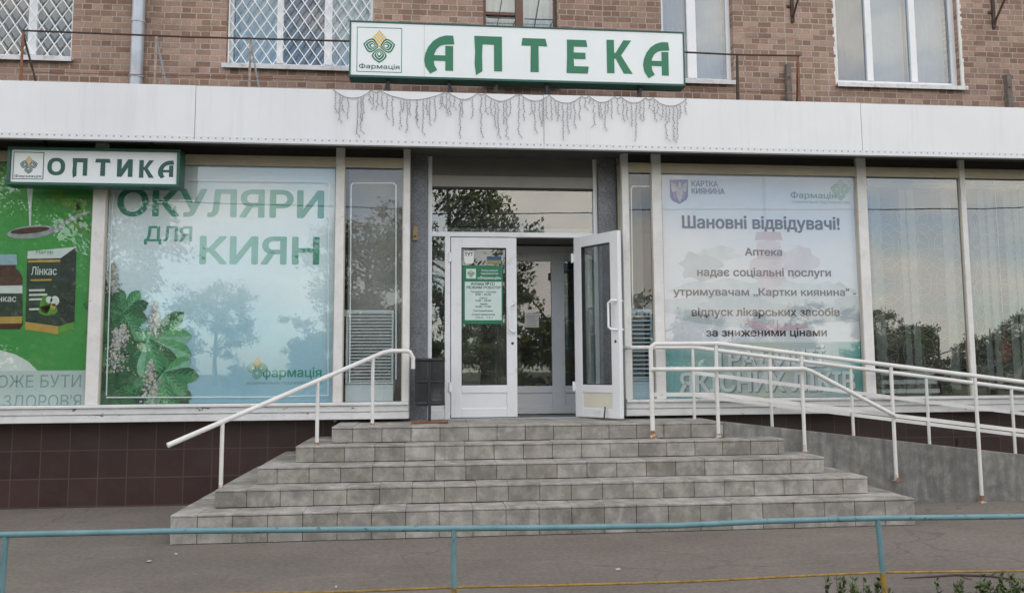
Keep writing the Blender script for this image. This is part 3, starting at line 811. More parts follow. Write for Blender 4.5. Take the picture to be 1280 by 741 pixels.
# ------------------------------------------------------------------ steps, ramp
rnd = random.Random(9)
stp = thing('entrance_steps', 'wide grey tiled flight of five steps up to the shop entrance', 'steps', (1.1, 8.0, 0))
SY = [7.27, 7.57, 7.86, 8.15, 8.42]; SZ = [.255, .42, .583, .747, LZ]; SXL = [-2.29, -2.0, -1.69, -1.385, -1.07]; SXR = [4.53, 4.24, 3.95, 3.665, 3.1]
TW = .3
for k in range(5):
    mb = MB(); z0 = 0 if k == 0 else SZ[k-1]; z1 = SZ[k]; ya = SY[k]; xa, xb_ = SXL[k], SXR[k]
    yb = SY[k+1]-.001 if k < 4 else YP
    e = .014
    if k < 4:   # core with its back under the next step, wings running back along the flanks
        mb.box(xa+e, xb_-e, ya+e, 8.44, z0-.02 if k == 0 else z0+.001, z1-.022, 1)
        mb.box(xa+e, SXL[k+1]+.02, 8.44, YG-.001, z0-.02 if k == 0 else z0+.001, z1-.022, 1)
    else:
        mb.box(xa+e, xb_-e, ya+e, YP+.1, z0+.001, z1-.022, 1)
    # riser tiles
    x = xa; first = rnd.uniform(.16, .3)
    while x < xb_-.01:
        x2 = min(x+(first if x == xa else TW), xb_)
        if xb_-x2 < .06: x2 = xb_
        dd = rnd.uniform(-.0045, .0045); tn = min(1, max(0, rnd.gauss(.5, .25)))
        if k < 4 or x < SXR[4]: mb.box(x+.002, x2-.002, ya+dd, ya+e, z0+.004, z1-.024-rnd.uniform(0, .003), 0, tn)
        # tread slab above
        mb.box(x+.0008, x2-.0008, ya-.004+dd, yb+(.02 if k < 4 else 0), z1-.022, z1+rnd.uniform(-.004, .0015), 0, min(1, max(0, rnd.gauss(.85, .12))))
        x = x2
    # left flank: tiles up the side and the strip of tread beside the next step
    y = ya+.014
    while y < YG-.02:
        y2 = min(y+TW, YG-.003)
        mb.box(xa-.001, xa+e, y+.003, y2-.003, z0+.004, z1-.025, 0, rnd.random())
        if k < 4 and y2 > yb+.03:
            mb.box(xa-.003, SXL[k+1]+.01, max(y, yb+.022), y2-.002, z1-.022, z1-rnd.uniform(0, .002), 0, rnd.gauss(.5, .15))
        y = y2
    # right flank up to the ramp wall
    if k < 4:
        y = ya+.014
        while y < 8.40:
            y2 = min(y+TW, 8.415); mb.box(xb_-e, xb_+.001, y+.003, y2-.003, z0+.004, z1-.025, 0, rnd.random())
            if y2 > yb+.03: mb.box(SXR[k+1]-.01, xb_+.003, max(y, yb+.022), y2-.002, z1-.022, z1-rnd.uniform(0, .002), 0, rnd.gauss(.5, .15))
            y = y2
    s_ = mb.build('step', [CONC_T, GROUT], stp, bevel=.005)
# ramp
rmp = thing('wheelchair_ramp', 'long sloping grey concrete ramp leading to the shop entrance', 'ramp', (3.1, 8.9, 0))
def rz(x): return LZ+.002 if x < 3.1 else LZ+.002-(x-3.1)*.1215
mb = MB(); XE = 10.55
pts = [(3.1, -.02), (XE, -.02), (XE, rz(XE)+.02), (3.1, LZ+.002)]
mb.prism(pts, 8.42, 8.58)
mb.build('side_wall', CONC_R, rmp, bevel=.01)
mb = MB(); pts = [(3.1, -.02), (XE, -.02), (XE, rz(XE)-.05+.03), (3.5, LZ-.09), (3.1, LZ-.004)]
mb.prism(pts, 8.5805, YG-.002)
mb.build('ramp_deck', CONC_R, rmp)

# ------------------------------------------------------------------ handrails
def post(mb, x, y, z0, z1, r=.019): mb.tube([(x, y, z0), (x, y, z1)], r, 10)
hr = thing('stair_handrail', 'white tubular handrail on the left of the entrance steps', 'handrail', (-1.2, 8.3, .42))
A_ = at(209.3, 556.5, 7.6); a2 = at(483.9, 438.4, 8.78); a3 = at(510, 438.2, 8.78); a4 = at(516.5, 461, 8.78)
rp_ = [(A_[0], 7.30, .765), (-.56, 8.62, 1.70), (-.50, 8.66, 1.715), (-.29, 8.8, 1.715), (-.262, 8.82, 1.69), (-.255, 8.825, 1.5)]
# endpoints tuned on the survey: foot of the first post on step two, of the last on the landing
P0 = Vector((-2.42, 7.42, at(209.3, 556.5, 7.42)[1])); P1 = Vector((at(483.9, 438.4, 8.74)[0], 8.74, at(483.9, 438.4, 8.74)[1]))
P0.x = at(209.3, 556.5, 7.42)[0]
P2 = Vector((at(512.5, 438.4, 8.8)[0], 8.8, P1.z)); P3 = Vector((at(516.3, 461, 8.8)[0], 8.8, at(516.3, 461, 8.8)[1]))
mb = MB(); mb.tube([P0, P0.lerp(P1, .5), P1+(P0-P1).normalized()*.05, P1+Vector((.05, 0, .0)), P2-Vector((.04, 0, 0)), P2+Vector((.0, 0, -.012)), P3+Vector((0, 0, .12)), P3], .0235, 12)
mb.build('top_rail', RAILW, hr, smooth=True)
for (px, zf) in ((278, .42), (396.3, .747), (465.5, LZ)):
    # where the rail's line passes this post
    best = min((abs(at(px, 520, (P0.lerp(P1, t/400)).y)[0]-(P0.lerp(P1, t/400)).x), t) for t in range(401))[1]/400
    q = P0.lerp(P1, best)
    mb = MB(); post(mb, q.x, q.y, zf-.005, q.z-.012); mb.build('post', RAILW, hr, smooth=True)
    mb = MB(); mb.tube([(q.x, q.y, zf), (q.x, q.y, zf+.025)], .0225, 10); mb.build('foot', FOOTM, hr, smooth=True)

YR1, YR2 = 8.36, 8.93
r1 = thing('ramp_railing', 'white tubular railing along the street side of the ramp, nearest the steps', 'railing', (3.0, YR1, 0), 'white railings of the ramp')
A0 = at(813.5, 434, YR1); A1 = at(897, 429.5, YR1); A2 = at(1100, 453.0, YR1); A3 = at(1280, 477.6, YR1)
sl = (A3[1]-A1[1])/(A3[0]-A1[0]); XR = 9.4
ztop = at(850, 429.5, YR1)[1]
mb = MB()
mb.tube([(A0[0], YR1, .74), (A0[0], YR1, ztop-.06), (A0[0]+.012, YR1, ztop-.025), (A0[0]+.05, YR1, ztop), (A1[0], YR1, ztop), (A1[0]+1.5, YR1, ztop+sl*1.5), (XR, YR1, ztop+sl*(XR-A1[0]))], .025, 12)
mb.build('top_rail', RAILW, r1, smooth=True)
def zr1(x): return ztop if x < A1[0] else ztop+sl*(x-A1[0])
fl = [(at(898, 540, YR1)[0], .747), (at(1006, 560, YR1)[0], .583), (at(1120.6, 600, YR1)[0], .255), (at(1228, 632, YR1)[0], 0), (7.1, 0), (8.3, 0), (9.38, 0)]
for x, zf in fl:
    mb = MB(); post(mb, x, YR1, zf-.005, zr1(x)-.01, .02); mb.build('post', RAILW, r1, smooth=True)
for x, zf in [(A0[0], .747)]+fl[:4]:
    mb = MB(); hgt = rnd.uniform(.03, .09); mb.tube([(x, YR1, zf), (x, YR1, zf+hgt)], .0275 if x == A0[0] else .0225, 10); mb.box(x-.035, x+.035, YR1-.03, YR1+.03, zf, zf+.006); mb.build('foot', FOOTM, r1)
# lower bar
zl = at(815, 493, YR1)[1]
mb = MB(); x1_ = A1[0]; 
for (xa, za, xc, zc) in ((A0[0], zl, x1_, zl-.004), (x1_, zl-.004, XR, zl-.004+sl*(XR-x1_))):
    b = len(mb.v); hh = .021
    mb.prism([(xa, za-hh), (xc, zc-hh), (xc, zc+hh), (xa, za+hh)], YR1+.020, YR1+.026)
mb.build('lower_bar', RAILW, r1)
# stair rail fixed to the same posts
C0 = at(813.5, 461.5, YR1); C1 = at(1010, 461.5, YR1); 
ys_ = YR1-.07; C2 = at(1120.6, 521, 8.20)
mb = MB(); mb.tube([(A0[0], YR1-.02, C0[1]), (A0[0]+.05, ys_, C0[1]), (at(1010, 461.5, ys_)[0]-.05, ys_, C0[1]-.004), (at(1010, 461.5, ys_)[0]+.04, ys_, at(1013, 462.8, ys_)[1]-.01), (at(1116, 518, ys_)[0], ys_, at(1116, 518, ys_)[1]), (at(1122, 521, ys_)[0], ys_+.03, at(1122, 521, ys_)[1])], .023, 12)
mb.build('stair_rail', RAILW, r1, smooth=True)
r2 = thing('ramp_railing', 'white tubular railing on the shop side of the ramp, close under the windows', 'railing', (4.0, YR2, 0), 'white railings of the ramp')
B0 = at(783, 435, YR2); B1 = at(866.5, 434, YR2); B3 = at(1280, 486.5, YR2); s2 = (B3[1]-B1[1])/(B3[0]-B1[0]); zt2 = B1[1]
def zr2(x): return zt2 if x < B1[0] else zt2+s2*(x-B1[0])
mb = MB(); mb.tube([(B0[0], YB-.0, zt2), (B0[0]+.01, YR2+.05, zt2), (B0[0]+.06, YR2, zt2), (B1[0], YR2, zt2), (B1[0]+1.2, YR2, zr2(B1[0]+1.2)), (XR, YR2, zr2(XR))], .0235, 12)
mb.build('top_rail', RAILW, r2, smooth=True)
for px in (867.5, 964, 1065, 1159, 1265, 1378, 1490):
    x = at(px, 500, YR2)[0]
    mb = MB(); post(mb, x, YR2, rz(x)-.12, zr2(x)-.01, .018); mb.build('post', RAILW, r2, smooth=True)
for (pa, pb, nm) in ((465.5, None, 'middle_bar'), (494, None, 'lower_bar')):
    za = at(868, pa, YR2)[1]; hh = .021; xa = B1[0]
    mb = MB(); mb.prism([(xa, za-hh), (XR, za-hh+s2*(XR-xa)), (XR, za+hh+s2*(XR-xa)), (xa, za+hh)], YR2+.0185, YR2+.0245)
    mb.build(nm, RAILW, r2)

# ------------------------------------------------------------------ front fence
YN = 4.3
fn = thing('pipe_fence', 'low light blue pipe fence running along the near edge of the pavement', 'fence', (0, YN, 0))
top = [(-160, 671), (0, 668), (210, 663.5), (400, 661.5), (567, 660), (690, 659), (845, 656.5), (960, 651), (1098, 647.2), (1280, 645), (1460, 643)]
mb = MB(); mb.tube([(at(px, py, YN)[0], YN, at(px, py, YN)[1]) for px, py in top], .0155, 12); mb.build('top_rail', BLUEF, fn, smooth=True)
low = [(-160, 747), (100, 744.5), (380, 740.5), (450, 738.3), (567, 733.6), (700, 731), (860, 726.5), (1000, 719.5), (1098, 715), (1190, 714), (1280, 713), (1460, 712)]
mb = MB(); mb.tube([(at(px, py, YN)[0], YN, at(px, py, YN)[1]) for px, py in low], .007, 8); mb.build('lower_rail', OCHRE, fn, smooth=True)
for (px, pt, pxb, pb) in ((7, 670, 1.5, 745), (567, 662, 567.5, 734), (1097, 649, 1103.5, 716), (1640, 642, 1660, 712)):
    xt, zt_2 = at(px, pt, YN); xl, zl2 = at(pxb, pb, YN)
    xg = xt+(xl-xt)*(zt_2)/(zt_2-zl2)
    mb = MB(); mb.tube([(xt, YN, zt_2), (xl, YN, zl2)], .0145, 12); p_ = mb.build('post', BLUEF, fn, smooth=True)
    mb = MB(); mb.tube([(xl, YN, zl2), (xg, YN, -.05)], .0147, 12); mb.build('post_foot', OCHRE, p_, smooth=True)

# ------------------------------------------------------------------ emblem used by the shop's signs
def emblem(cx, cz, s, Y, parent, dy=-.002, text=True, cols=None, frame=None):
    """four leaf diamonds: yellow dotted crown, three green striped leaves"""
    g, yl = cols or (GREEN, YEL)
    def leafshape(ax, az, ang, L, W):
        pts = []
        for t in range(13):
            u = t/12; pts.append((u*L, W*math.sin(math.pi*u)**.95))
        for t in range(11, 0, -1):
            u = t/12; pts.append((u*L, -W*math.sin(math.pi*u)**.95))
        return [(ax+p[0]*math.cos(ang)-p[1]*math.sin(ang), az+p[0]*math.sin(ang)+p[1]*math.cos(ang)) for p in pts]
    mb = MB(); mb2 = MB()
    for a in (12, 168, 270):
        aa = R(a)
        ax, az = cx, cz
        full = leafshape(ax+.03*s*math.cos(aa), az+.03*s*math.sin(aa), aa, .50*s, .24*s)
        mb.flat(full, Y+dy)
        for q, (st, L, W) in enumerate(((.075, .40, .185), (.09, .36, .160), (.125, .25, .105), (.14, .21, .082), (.165, .12, .045))):
            sh_ = leafshape(ax+st*s*math.cos(aa), az+st*s*math.sin(aa), aa, L*s, W*s)
            (mb2 if q % 2 == 0 else mb).flat(sh_, Y+dy*(1.4+.4*q))
    e = mb.build('emblem', g, parent); mb2.build('emblem_vein', SIGNW, e)
    mb = MB(); n = 5
    for i in range(n):
        for j in range(n):
            u = (i-(n-1)/2); v = (j-(n-1)/2)
            x = cx+(u-v)*.052*s; z = cz+.30*s+(u+v)*.062*s; r = .036*s
            mb.flat([(x+r*math.cos(q*math.pi/3), z+r*1.1*math.sin(q*math.pi/3)) for q in range(6)], Y+dy)
    mb.build('emblem_crown', yl, e)
    if frame:
        x0, x1, z0, z1 = frame; t = .007; mb = MB()
        for (a, b_, c_, d_) in ((x0, x1, z0, z0+t), (x0, x1, z1-t, z1), (x0, x0+t, z0+t, z1-t), (x1-t, x1, z0+t, z1-t)): mb.box(a, b_, Y+dy, Y, c_, d_)
        mb.build('emblem_frame', g, parent)

# ---- the two box signs: glyph outlines drawn in the survey's own units
def arcA(x0, x1, yt, yb):
    """the arched letter A: returns polygons in survey units, y down"""
    w_ = x1-x0; h = yb-yt
    def P(u, v): return (x0+u*w_, yt+v*h)
    outer = [(.96, 0), (.72, .0), (.50, .05), (.30, .15), (.14, .30), (.04, .47), (0, .64), (.04, .82), (.20, 1.0)]
    inner = [(.43, .90), (.34, .78), (.31, .63), (.33, .49), (.41, .36), (.54, .27), (.70, .235), (1.0, .225)]
    return [[P(*q) for q in outer+inner], [P(.70, .27), P(.96, .27), P(.96, .91), P(.70, .91)], [P(.315, .52), P(.70, .52), P(.70, .66), P(.31, .66)]]
def gP(x0, x1, yt, yb):
    w_ = x1-x0; h = yb-yt; P = lambda u, v: (x0+u*w_, yt+v*h)
    return [[P(*q) for q in ((0, 0), (1, 0), (1, .89), (.71, .89), (.71, .21), (.30, .21), (.28, .50), (.29, .90), (.06, 1.0), (.01, .72), (.03, .4))]]
def gT(x0, x1, yt, yb):
    w_ = x1-x0; h = yb-yt; P = lambda u, v: (x0+u*w_, yt+v*h)
    return [[P(*q) for q in ((.04, 0), (.93, 0), (1, .23), (.66, .22), (.66, 1), (.34, 1), (.36, .22), (.0, .22))]]
def gE(x0, x1, yt, yb):
    w_ = x1-x0; h = yb-yt; P = lambda u, v: (x0+u*w_, yt+v*h)
    return [[P(*q) for q in ((.03, 0), (.90, 0), (.95, .2), (.34, .2), (.33, .38), (.86, .38), (.86, .57), (.33, .57), (.34, .79), (1, .79), (.95, 1), (.0, 1), (.03, .5))]]
def gK(x0, x1, yt, yb):
    w_ = x1-x0; h = yb-yt; P = lambda u, v: (x0+u*w_, yt+v*h)
    return [[P(*q) for q in ((0, 0), (.29, 0), (.29, .38), (.34, .40), (.66, .0), (.97, .0), (.56, .46), (1, 1), (.66, 1), (.34, .55), (.29, .57), (.29, 1), (0, 1))]]
def gI(x0, x1, yt, yb):
    w_ = x1-x0; h = yb-yt; P = lambda u, v: (x0+u*w_, yt+v*h)
    return [[P(*q) for q in ((0, 0), (.30, 0), (.29, .55), (.70, 0), (1, 0), (1, 1), (.70, 1), (.71, .46), (.30, 1), (0, 1))]]
def gO(x0, x1, yt, yb):
    cx, cy = (x0+x1)/2, (yt+yb)/2; rx, ry = (x1-x0)/2, (yb-yt)/2; N = 28; out = []
    E = lambda a, k, kk: (cx+rx*k*math.copysign(abs(math.cos(a))**.85, math.cos(a)), cy+ry*kk*math.copysign(abs(math.sin(a))**.85, math.sin(a)))
    for i in range(N):
        a, b_ = 2*math.pi*i/N, 2*math.pi*(i+1)/N
        out.append([E(a, 1, 1), E(b_, 1, 1), E(b_, .52, .60), E(a, .52, .60)])
    return out
def letter(polys, fx, fz, Y, mat, parent, depth=.004):
    mb = MB()
    for p in polys: mb.prism([(fx(q[0]), fz(q[1])) for q in p], Y-depth, Y-.0005)
    return mb.build('letter', mat, parent)

# big sign
SX0, SX1, SZ0, SZ1 = -.963, 2.862, 4.732, 5.377; YS = 8.66
sg = thing('box_sign', 'long white box sign with six green letters standing on the canopy', 'sign', ((SX0+SX1)/2, YS+.09, 4.56))
mb = MB(); mb.box(SX0, SX1, YS, YS+.18, SZ0, SZ1); mb.build('box', SIGNW, sg, bevel=.006)
mb = MB(); t = .016
for (a, b_, c_, d_) in ((SX0-.003, SX1+.003, SZ0-.003, SZ0+t+.008), (SX0-.003, SX1+.003, SZ1-t, SZ1+.003), (SX0-.003, SX0+t, SZ0+t+.008, SZ1-t), (SX1-t, SX1+.003, SZ0+t+.008, SZ1-t)):
    mb.box(a, b_, YS-.008, YS+.185, c_, d_)
mb.build('edge_frame', GREEND, sg, bevel=.003)
mb = MB(); xs_ = SX0+(300-50)*.003306; mb.box(xs_-.0015, xs_+.0015, YS-.0015, YS-.0003, SZ0+.025, SZ1-.017); mb.build('panel_seam', PVCG, sg)
fx = lambda u: SX0+(u-50)*.003306
KZ = .645/190.0
fz_ = lambda v: SZ0+.645-(v)*KZ        # v measured down from the sign's top edge
for polys in (arcA(300, 402, 40, 172), gP(470, 565, 38, 172), gT(632, 722, 40, 156), gE(788, 866, 40, 156), gK(930, 1020, 36, 152), arcA(1058, 1153, 38, 166)):
    letter(polys, fx, fz_, YS, GREEN, sg)
ex, ez = fx(149), fz_(88)
emblem(ex, ez, .34, YS, sg, frame=(fx(74), fx(225), fz_(172), fz_(20)))
lettering('Фармація', 0, 0, 0, 0, YS-.002, GREEND, sg, off=.012, xz=(fx(82), fx(217), fz_(160), fz_(145)))
mb = MB()
for k, u in enumerate((178, 385, 545, 722, 1050)):
    x = fx(u); mb.box(x-.018, x+.018, YS+.05, YS+.12, FZ1-.03, SZ0-.003)
    mb.tube([(x, YS+.10, SZ0), (x+.02, YS+.30, FZ1-.03)], .012, 8)
    mb.tube([(x, YS+.06, SZ0+.0), (x-.05*(-1)**k, YS+.03, FZ1-.02)], .01, 8)
mb.build('bracket', BLACKM, sg)

# small sign under the canopy
YO = 8.83
oX0, oz1a = at(15, 187.5, YO); oX1, oz0a = at(221, 229, YO)
oZ1 = at(118, 189.0, YO)[1]; oZ0 = at(118, 229.3, YO)[1]
s2g = thing('box_sign', 'small green framed white box sign hanging under the canopy, its letters dark green', 'sign', ((oX0+oX1)/2, YO+.08, oZ0))
mb = MB(); mb.box(oX0, oX1, YO, YO+.14, oZ0, oZ1); mb.build('box', SIGNW, s2g)
mb = MB(); t = .034
for (a, b_, c_, d_) in ((oX0-t, oX1+t, oZ0-t, oZ0), (oX0-t, oX1+t, oZ1, oZ1+t*.9), (oX0-t, oX0, oZ0, oZ1), (oX1, oX1+t, oZ0, oZ1)): mb.box(a, b_, YO-.025, YO+.16, c_, d_)
mb.build('edge_frame', GREEND, s2g, bevel=.006)
ow = oX1-oX0; oh = oZ1-oZ0
fx = lambda u: oX0+(u-45)/(640-45)*ow
fz_ = lambda v: oZ1-(v/117.0)*oh
for polys in (gO(173, 236, 27, 90), gP(262, 315, 27, 98), gT(343, 398, 28, 90), gI(422, 478, 28, 92), gK(502, 556, 30, 94), arcA(570, 628, 30, 96)):
    letter(polys, fx, fz_, YO, GREEND, s2g, .003)
emblem(fx(107), fz_(56), .175, YO, s2g, cols=(GREEND, YEL), frame=(fx(52), fx(160), fz_(106), fz_(8)))
lettering('Фармація', 0, 0, 0, 0, YO-.002, GREEND, s2g, off=.01, xz=(fx(58), fx(153), fz_(99), fz_(90)))
mb = MB()
for x in (oX0+.3, oX1-.3): mb.box(x-.012, x+.012, YO+.05, YO+.09, oZ1+.03, 4.06)
mb.build('hanger', BLACKM, s2g)

# ------------------------------------------------------------------ posters (behind the glass)
YQ = YB+.085
def blob(cx, cz, rx, rz_, n=26, seed=0, j=.25):
    q = random.Random(seed); ph = [q.uniform(0, 6.28) for _ in range(4)]
    return [(cx+rx*(1+j*.5*math.sin(3*a+ph[0])+j*.4*math.sin(5*a+ph[1])+j*.3*math.sin(9*a+ph[2]))*math.cos(a), cz+rz_*(1+j*.5*math.sin(4*a+ph[3])+j*.4*math.sin(7*a+ph[1]))*math.sin(a)) for a in [2*math.pi*i/n for i in range(n)]]
def ppts(pl, Y): return [at(px, py, Y) for px, py in pl]

# green syrup poster
pg = thing('poster', 'green advertising poster with a syrup bottle, its carton and a spoon', 'poster', ((LP[0][1]+LP[1][0])/2, YQ, 1.14))
G_BG = m_print('poster_green', [(0, (.06, .30, .06)), (.5, (.035, .30, .05)), (1, (.06, .34, .045))], 2, 1.14, 3.84, .12, 1.2)
mb = MB(); mb.box(LP[0][1], LP[1][0]-.004, YQ, YQ+.004, 1.14, 3.84); mb.build('sheet', G_BG, pg)
r4 = lambda pts: [(x/2.117, y/2.117+180) for x, y in pts]
LB = plain('poster_pale_band', (.50, .60, .57), .5, .06, 3)
SWH = plain('poster_white', (.66, .72, .68), .5, .05, 3)
LTT = plain('poster_band_letters', (.25, .335, .33), .5, .05, 3)
BOXD = plain('carton_dark_green', (.010, .035, .018), .45, .15, 6)
BOXS = plain('carton_side', (.006, .018, .012), .45, .15, 6)
GOLD = plain('carton_gold', (.50, .32, .06), .45, .1, 6)
BROWN = plain('syrup_brown', (.07, .02, .010), .35, .2, 6)
SILV = plain('spoon_grey', (.35, .38, .37), .35, .25, 9)
LEAFG = plain('print_leaf', (.10, .30, .03), .5, .3, 9)
CAPB = plain('bottle_cap_blue', (.30, .45, .52), .4, .1, 9)
mb = MB(); mb.flat(ppts(r4([(-260, 545), (-120, 530), (0, 545), (40, 556), (75, 575), (100, 600), (-260, 600)]), YQ), YQ-.0015)
mb.build('white_swoosh', SWH, pg)
mb = MB(); x0 = LP[0][1]; x1 = LP[1][0]-.004; z1 = at(60, 463, YQ)[1]; mb.flat([(x0, 1.14), (x1, 1.14), (x1, z1), (x0, z1)], YQ-.002); mb.build('pale_band', LB, pg)
lettering('МОЖЕ БУТИ', -22, 101, 484, 468.5, YQ-.0035, LTT, pg, off=.0)
lettering("ПРО ЗДОРОВ'Я", -44, 101, 509, 493.5, YQ-.0035, LTT, pg, off=.0)
def layer(pl, k, mat, nm): mb = MB(); mb.flat(ppts(r4(pl), YQ), YQ-.0015*k); return mb.build(nm, mat, pg)
for k, (cx, cy, a, L) in enumerate(((175, 150, 30, 45), (205, 215, 200, 40), (215, 170, 100, 38), (15, 70, 60, 50))):
    ca_, sa_ = math.cos(R(a)), math.sin(R(a)); pts = []
    for t in range(17):
        u = t/16*2*math.pi; x = L*math.cos(u); y = L*.38*math.sin(u)*(1-.3*math.cos(u)); pts.append((cx+x*ca_-y*sa_, cy+x*sa_+y*ca_))
    layer(pts, 1, LEAFG, 'printed_leaf')
el = lambda cx, cy, rx, ry, n=28: [(cx+rx*math.cos(2*math.pi*i/n), cy+ry*math.sin(2*math.pi*i/n)) for i in range(n)]
layer([(70, 110), (88, 110), (84, 160), (82, 232), (78, 232), (76, 160)], 2, SWH, 'syrup_stream')
layer([(135, 228), (170, 205), (205, 186), (242, 176), (242, 182), (208, 193), (175, 213), (148, 238)], 2, SILV, 'spoon_handle')
layer([(84+64*math.cos(2*math.pi*i/28), 233+17*math.sin(2*math.pi*i/28)-6*math.cos(2*math.pi*i/28)) for i in range(28)], 3, SILV, 'spoon_bowl'); layer([(80+52*math.cos(2*math.pi*i/28), 229+8*math.sin(2*math.pi*i/28)-5*math.cos(2*math.pi*i/28)) for i in range(28)], 4, BROWN, 'syrup')
layer([(72, 303), (161, 301), (155, 503), (67, 491)], 2, BOXD, 'carton_front'); layer([(161, 301), (203, 272), (197, 489), (155, 503)], 2, BOXS, 'carton_side')
layer([(74, 284), (165, 276), (203, 272), (161, 302), (73, 304)], 3, SWH, 'carton_top')
layer([(67, 470), (155, 482), (155, 503), (67, 491)], 4, GOLD, 'carton_band'); layer([(155, 482), (197, 470), (197, 489), (155, 503)], 3, LEAFG, 'carton_band')
layer([(74, 308), (160, 306), (160, 312), (74, 314)], 4, GOLD, 'carton_band')
for cx, cy, rx, ry, mt in ((128, 440, 26, 14, LEAFG), (120, 425, 14, 24, LEAFG), (146, 415, 12, 13, SWH), (131, 412, 9, 9, SWH), (142, 430, 8, 8, GOLD)): layer(el(cx, cy, rx, ry, 14), 5 if mt is LEAFG else 6, mt, 'carton_flower')
lettering('Лінкас', 82/2.117, 150/2.117, 346/2.117+180, 325/2.117+180, YQ-.009, SWH, pg, off=.012)
lettering('Натур', 96/2.117, 140/2.117, 290/2.117+180, 281/2.117+180, YQ-.009, INKG, pg, off=.005)
for k, (y, a, b_) in enumerate(((358, 82, 138), (385, 78, 120), (397, 78, 126), (409, 78, 112), (435, 78, 104))):
    layer([(a, y), (b_, y-1), (b_, y+4), (a, y+5)], 6, GOLD if k == 0 else SWH, 'print_line')
layer([(-45, 345), (-20, 332), (0, 328), (40, 328), (52, 338), (60, 355), (60, 480), (52, 490), (-55, 490), (-60, 480), (-60, 360)], 2, BROWN, 'bottle_body')
layer([(-40, 292), (44, 292), (47, 320), (-43, 320)], 3, CAPB, 'bottle_cap'); layer([(-36, 320), (42, 320), (42, 331), (-36, 331)], 3, BROWN, 'bottle_neck')
layer([(-60, 376), (60, 374), (60, 395), (-60, 395)], 3, SWH, 'bottle_label'); layer([(-60, 395), (60, 395), (60, 456), (-60, 458)], 3, BOXD, 'bottle_label'); layer([(-60, 458), (60, 456), (58, 474), (-58, 476)], 3, GOLD, 'bottle_band')
lettering('Лінкас', -28/2.117, 43/2.117, 417/2.117+180, 400/2.117+180, YQ-.0075, SWH, pg, off=.012)

# glasses poster
pw = thing('poster', 'pale blue poster with chestnut leaves and large green lettering', 'poster', ((LP[1][1]+LP[2][0])/2, YQ, 1.14))
P_BG = m_print('poster_pale_blue', [(0, (.26, .47, .57)), (.28, (.36, .57, .66)), (.5, (.62, .76, .80)), (.8, (.76, .82, .83)), (1, (.68, .74, .76))], 2, 1.14, 3.84, .16, .9)
px0, px1 = LP[1][1]+.004, LP[2][0]-.004
mb = MB(); mb.box(px0, px1, YQ, YQ+.004, 1.14, 3.84); mb.build('sheet', P_BG, pw)
INKT = m_print('ink_fading_green', [(0, (.015, .20, .14)), (.25, (.06, .32, .23)), (.5, (.20, .46, .37)), (.75, (.08, .34, .25)), (1, (.02, .24, .16))], 0, at(145, 300, YQ)[0], at(405, 300, YQ)[0], .14, 3)
lettering('ОКУЛЯРИ', 145.8, 405, 270.5, 237.5, YQ-.002, INKT, pw, off=.03)
lettering('ДЛЯ', 180, 240, 301.5, 283, YQ-.002, INKT, pw, off=.02)
lettering('КИЯН', 249, 399, 329.5, 296.5, YQ-.002, INKT, pw, off=.03)
ex, ez = at(321.5, 461, YQ); emblem(ex, ez, .22, YQ, pw, cols=(INKG, YEL))
lettering('фармація', 328, 402, 471, 459.5, YQ-.002, INKG, pw, off=.02)
lettering('КОМУНАЛЬНЕ ПІДПРИЄМСТВО', 308, 402, 480, 477, YQ-.002, INKGG, pw, off=.0)
# chestnut leaves
r5 = lambda x, y: at(x/2.179+110, y/2.179+190, YQ)
LMS = [plain('chestnut_%s' % nm, c, .5, .25, 14) for nm, c in (('deep', (.025, .11, .045)), ('mid', (.045, .22, .085)), ('bright', (.09, .34, .13)), ('pale', (.22, .47, .31)))]
SHAD = plain('chestnut_backdrop', (.018, .055, .035), .5, .4, 6)
rnd = random.Random(21)
mb = MB(); pts = [(22, 340), (45, 330), (60, 380), (110, 405), (140, 450), (150, 500), (190, 540), (225, 590), (262, 640), (280, 697), (22, 697)]
mb.flat([r5(*p) for p in pts], YQ-.0012); mb.build('foliage_backdrop', SHAD, pw)
def leaflet(mbs, x, y, a, L, W, k, mi):
    ca_, sa_ = math.cos(a), math.sin(a)
    prof = [(0, .0), (.15, .28), (.35, .62), (.55, .92), (.70, 1.0), (.82, .85), (.92, .45), (1.0, 0)]
    up = [(x+u*L*ca_-v*W*sa_, y+u*L*sa_+v*W*ca_) for u, v in prof]; dn = [(x+u*L*ca_+v*W*sa_, y+u*L*sa_-v*W*ca_) for u, v in prof]
    ax = [(x+u*L*ca_, y+u*L*sa_) for u, v in prof]
    lay = YQ-.0015-.0012*k
    mbs.flat([r5(*p) for p in up+ax[::-1][1:-1]], lay, mi); mbs.flat([r5(*p) for p in dn+ax[::-1][1:-1]], lay, max(0, mi-1))
    for q in (.2, .35, .5, .65, .8):    # veins
        bx, by = x+q*L*ca_, y+q*L*sa_
        for s_ in (1, -1):
            ex_, ey_ = bx+.16*L*ca_-s_*W*.62*sa_, by+.16*L*sa_+s_*W*.62*ca_
            nx, ny = -(ey_-by), (ex_-bx); nl = math.hypot(nx, ny); nx, ny = nx/nl*.8, ny/nl*.8
            mbs.flat([r5(bx+nx, by+ny), r5(ex_+nx*.4, ey_+ny*.4), r5(ex_-nx*.4, ey_-ny*.4), r5(bx-nx, by-ny)], lay-.0004, min(3, mi+1))
mbs = MB()
k = 0
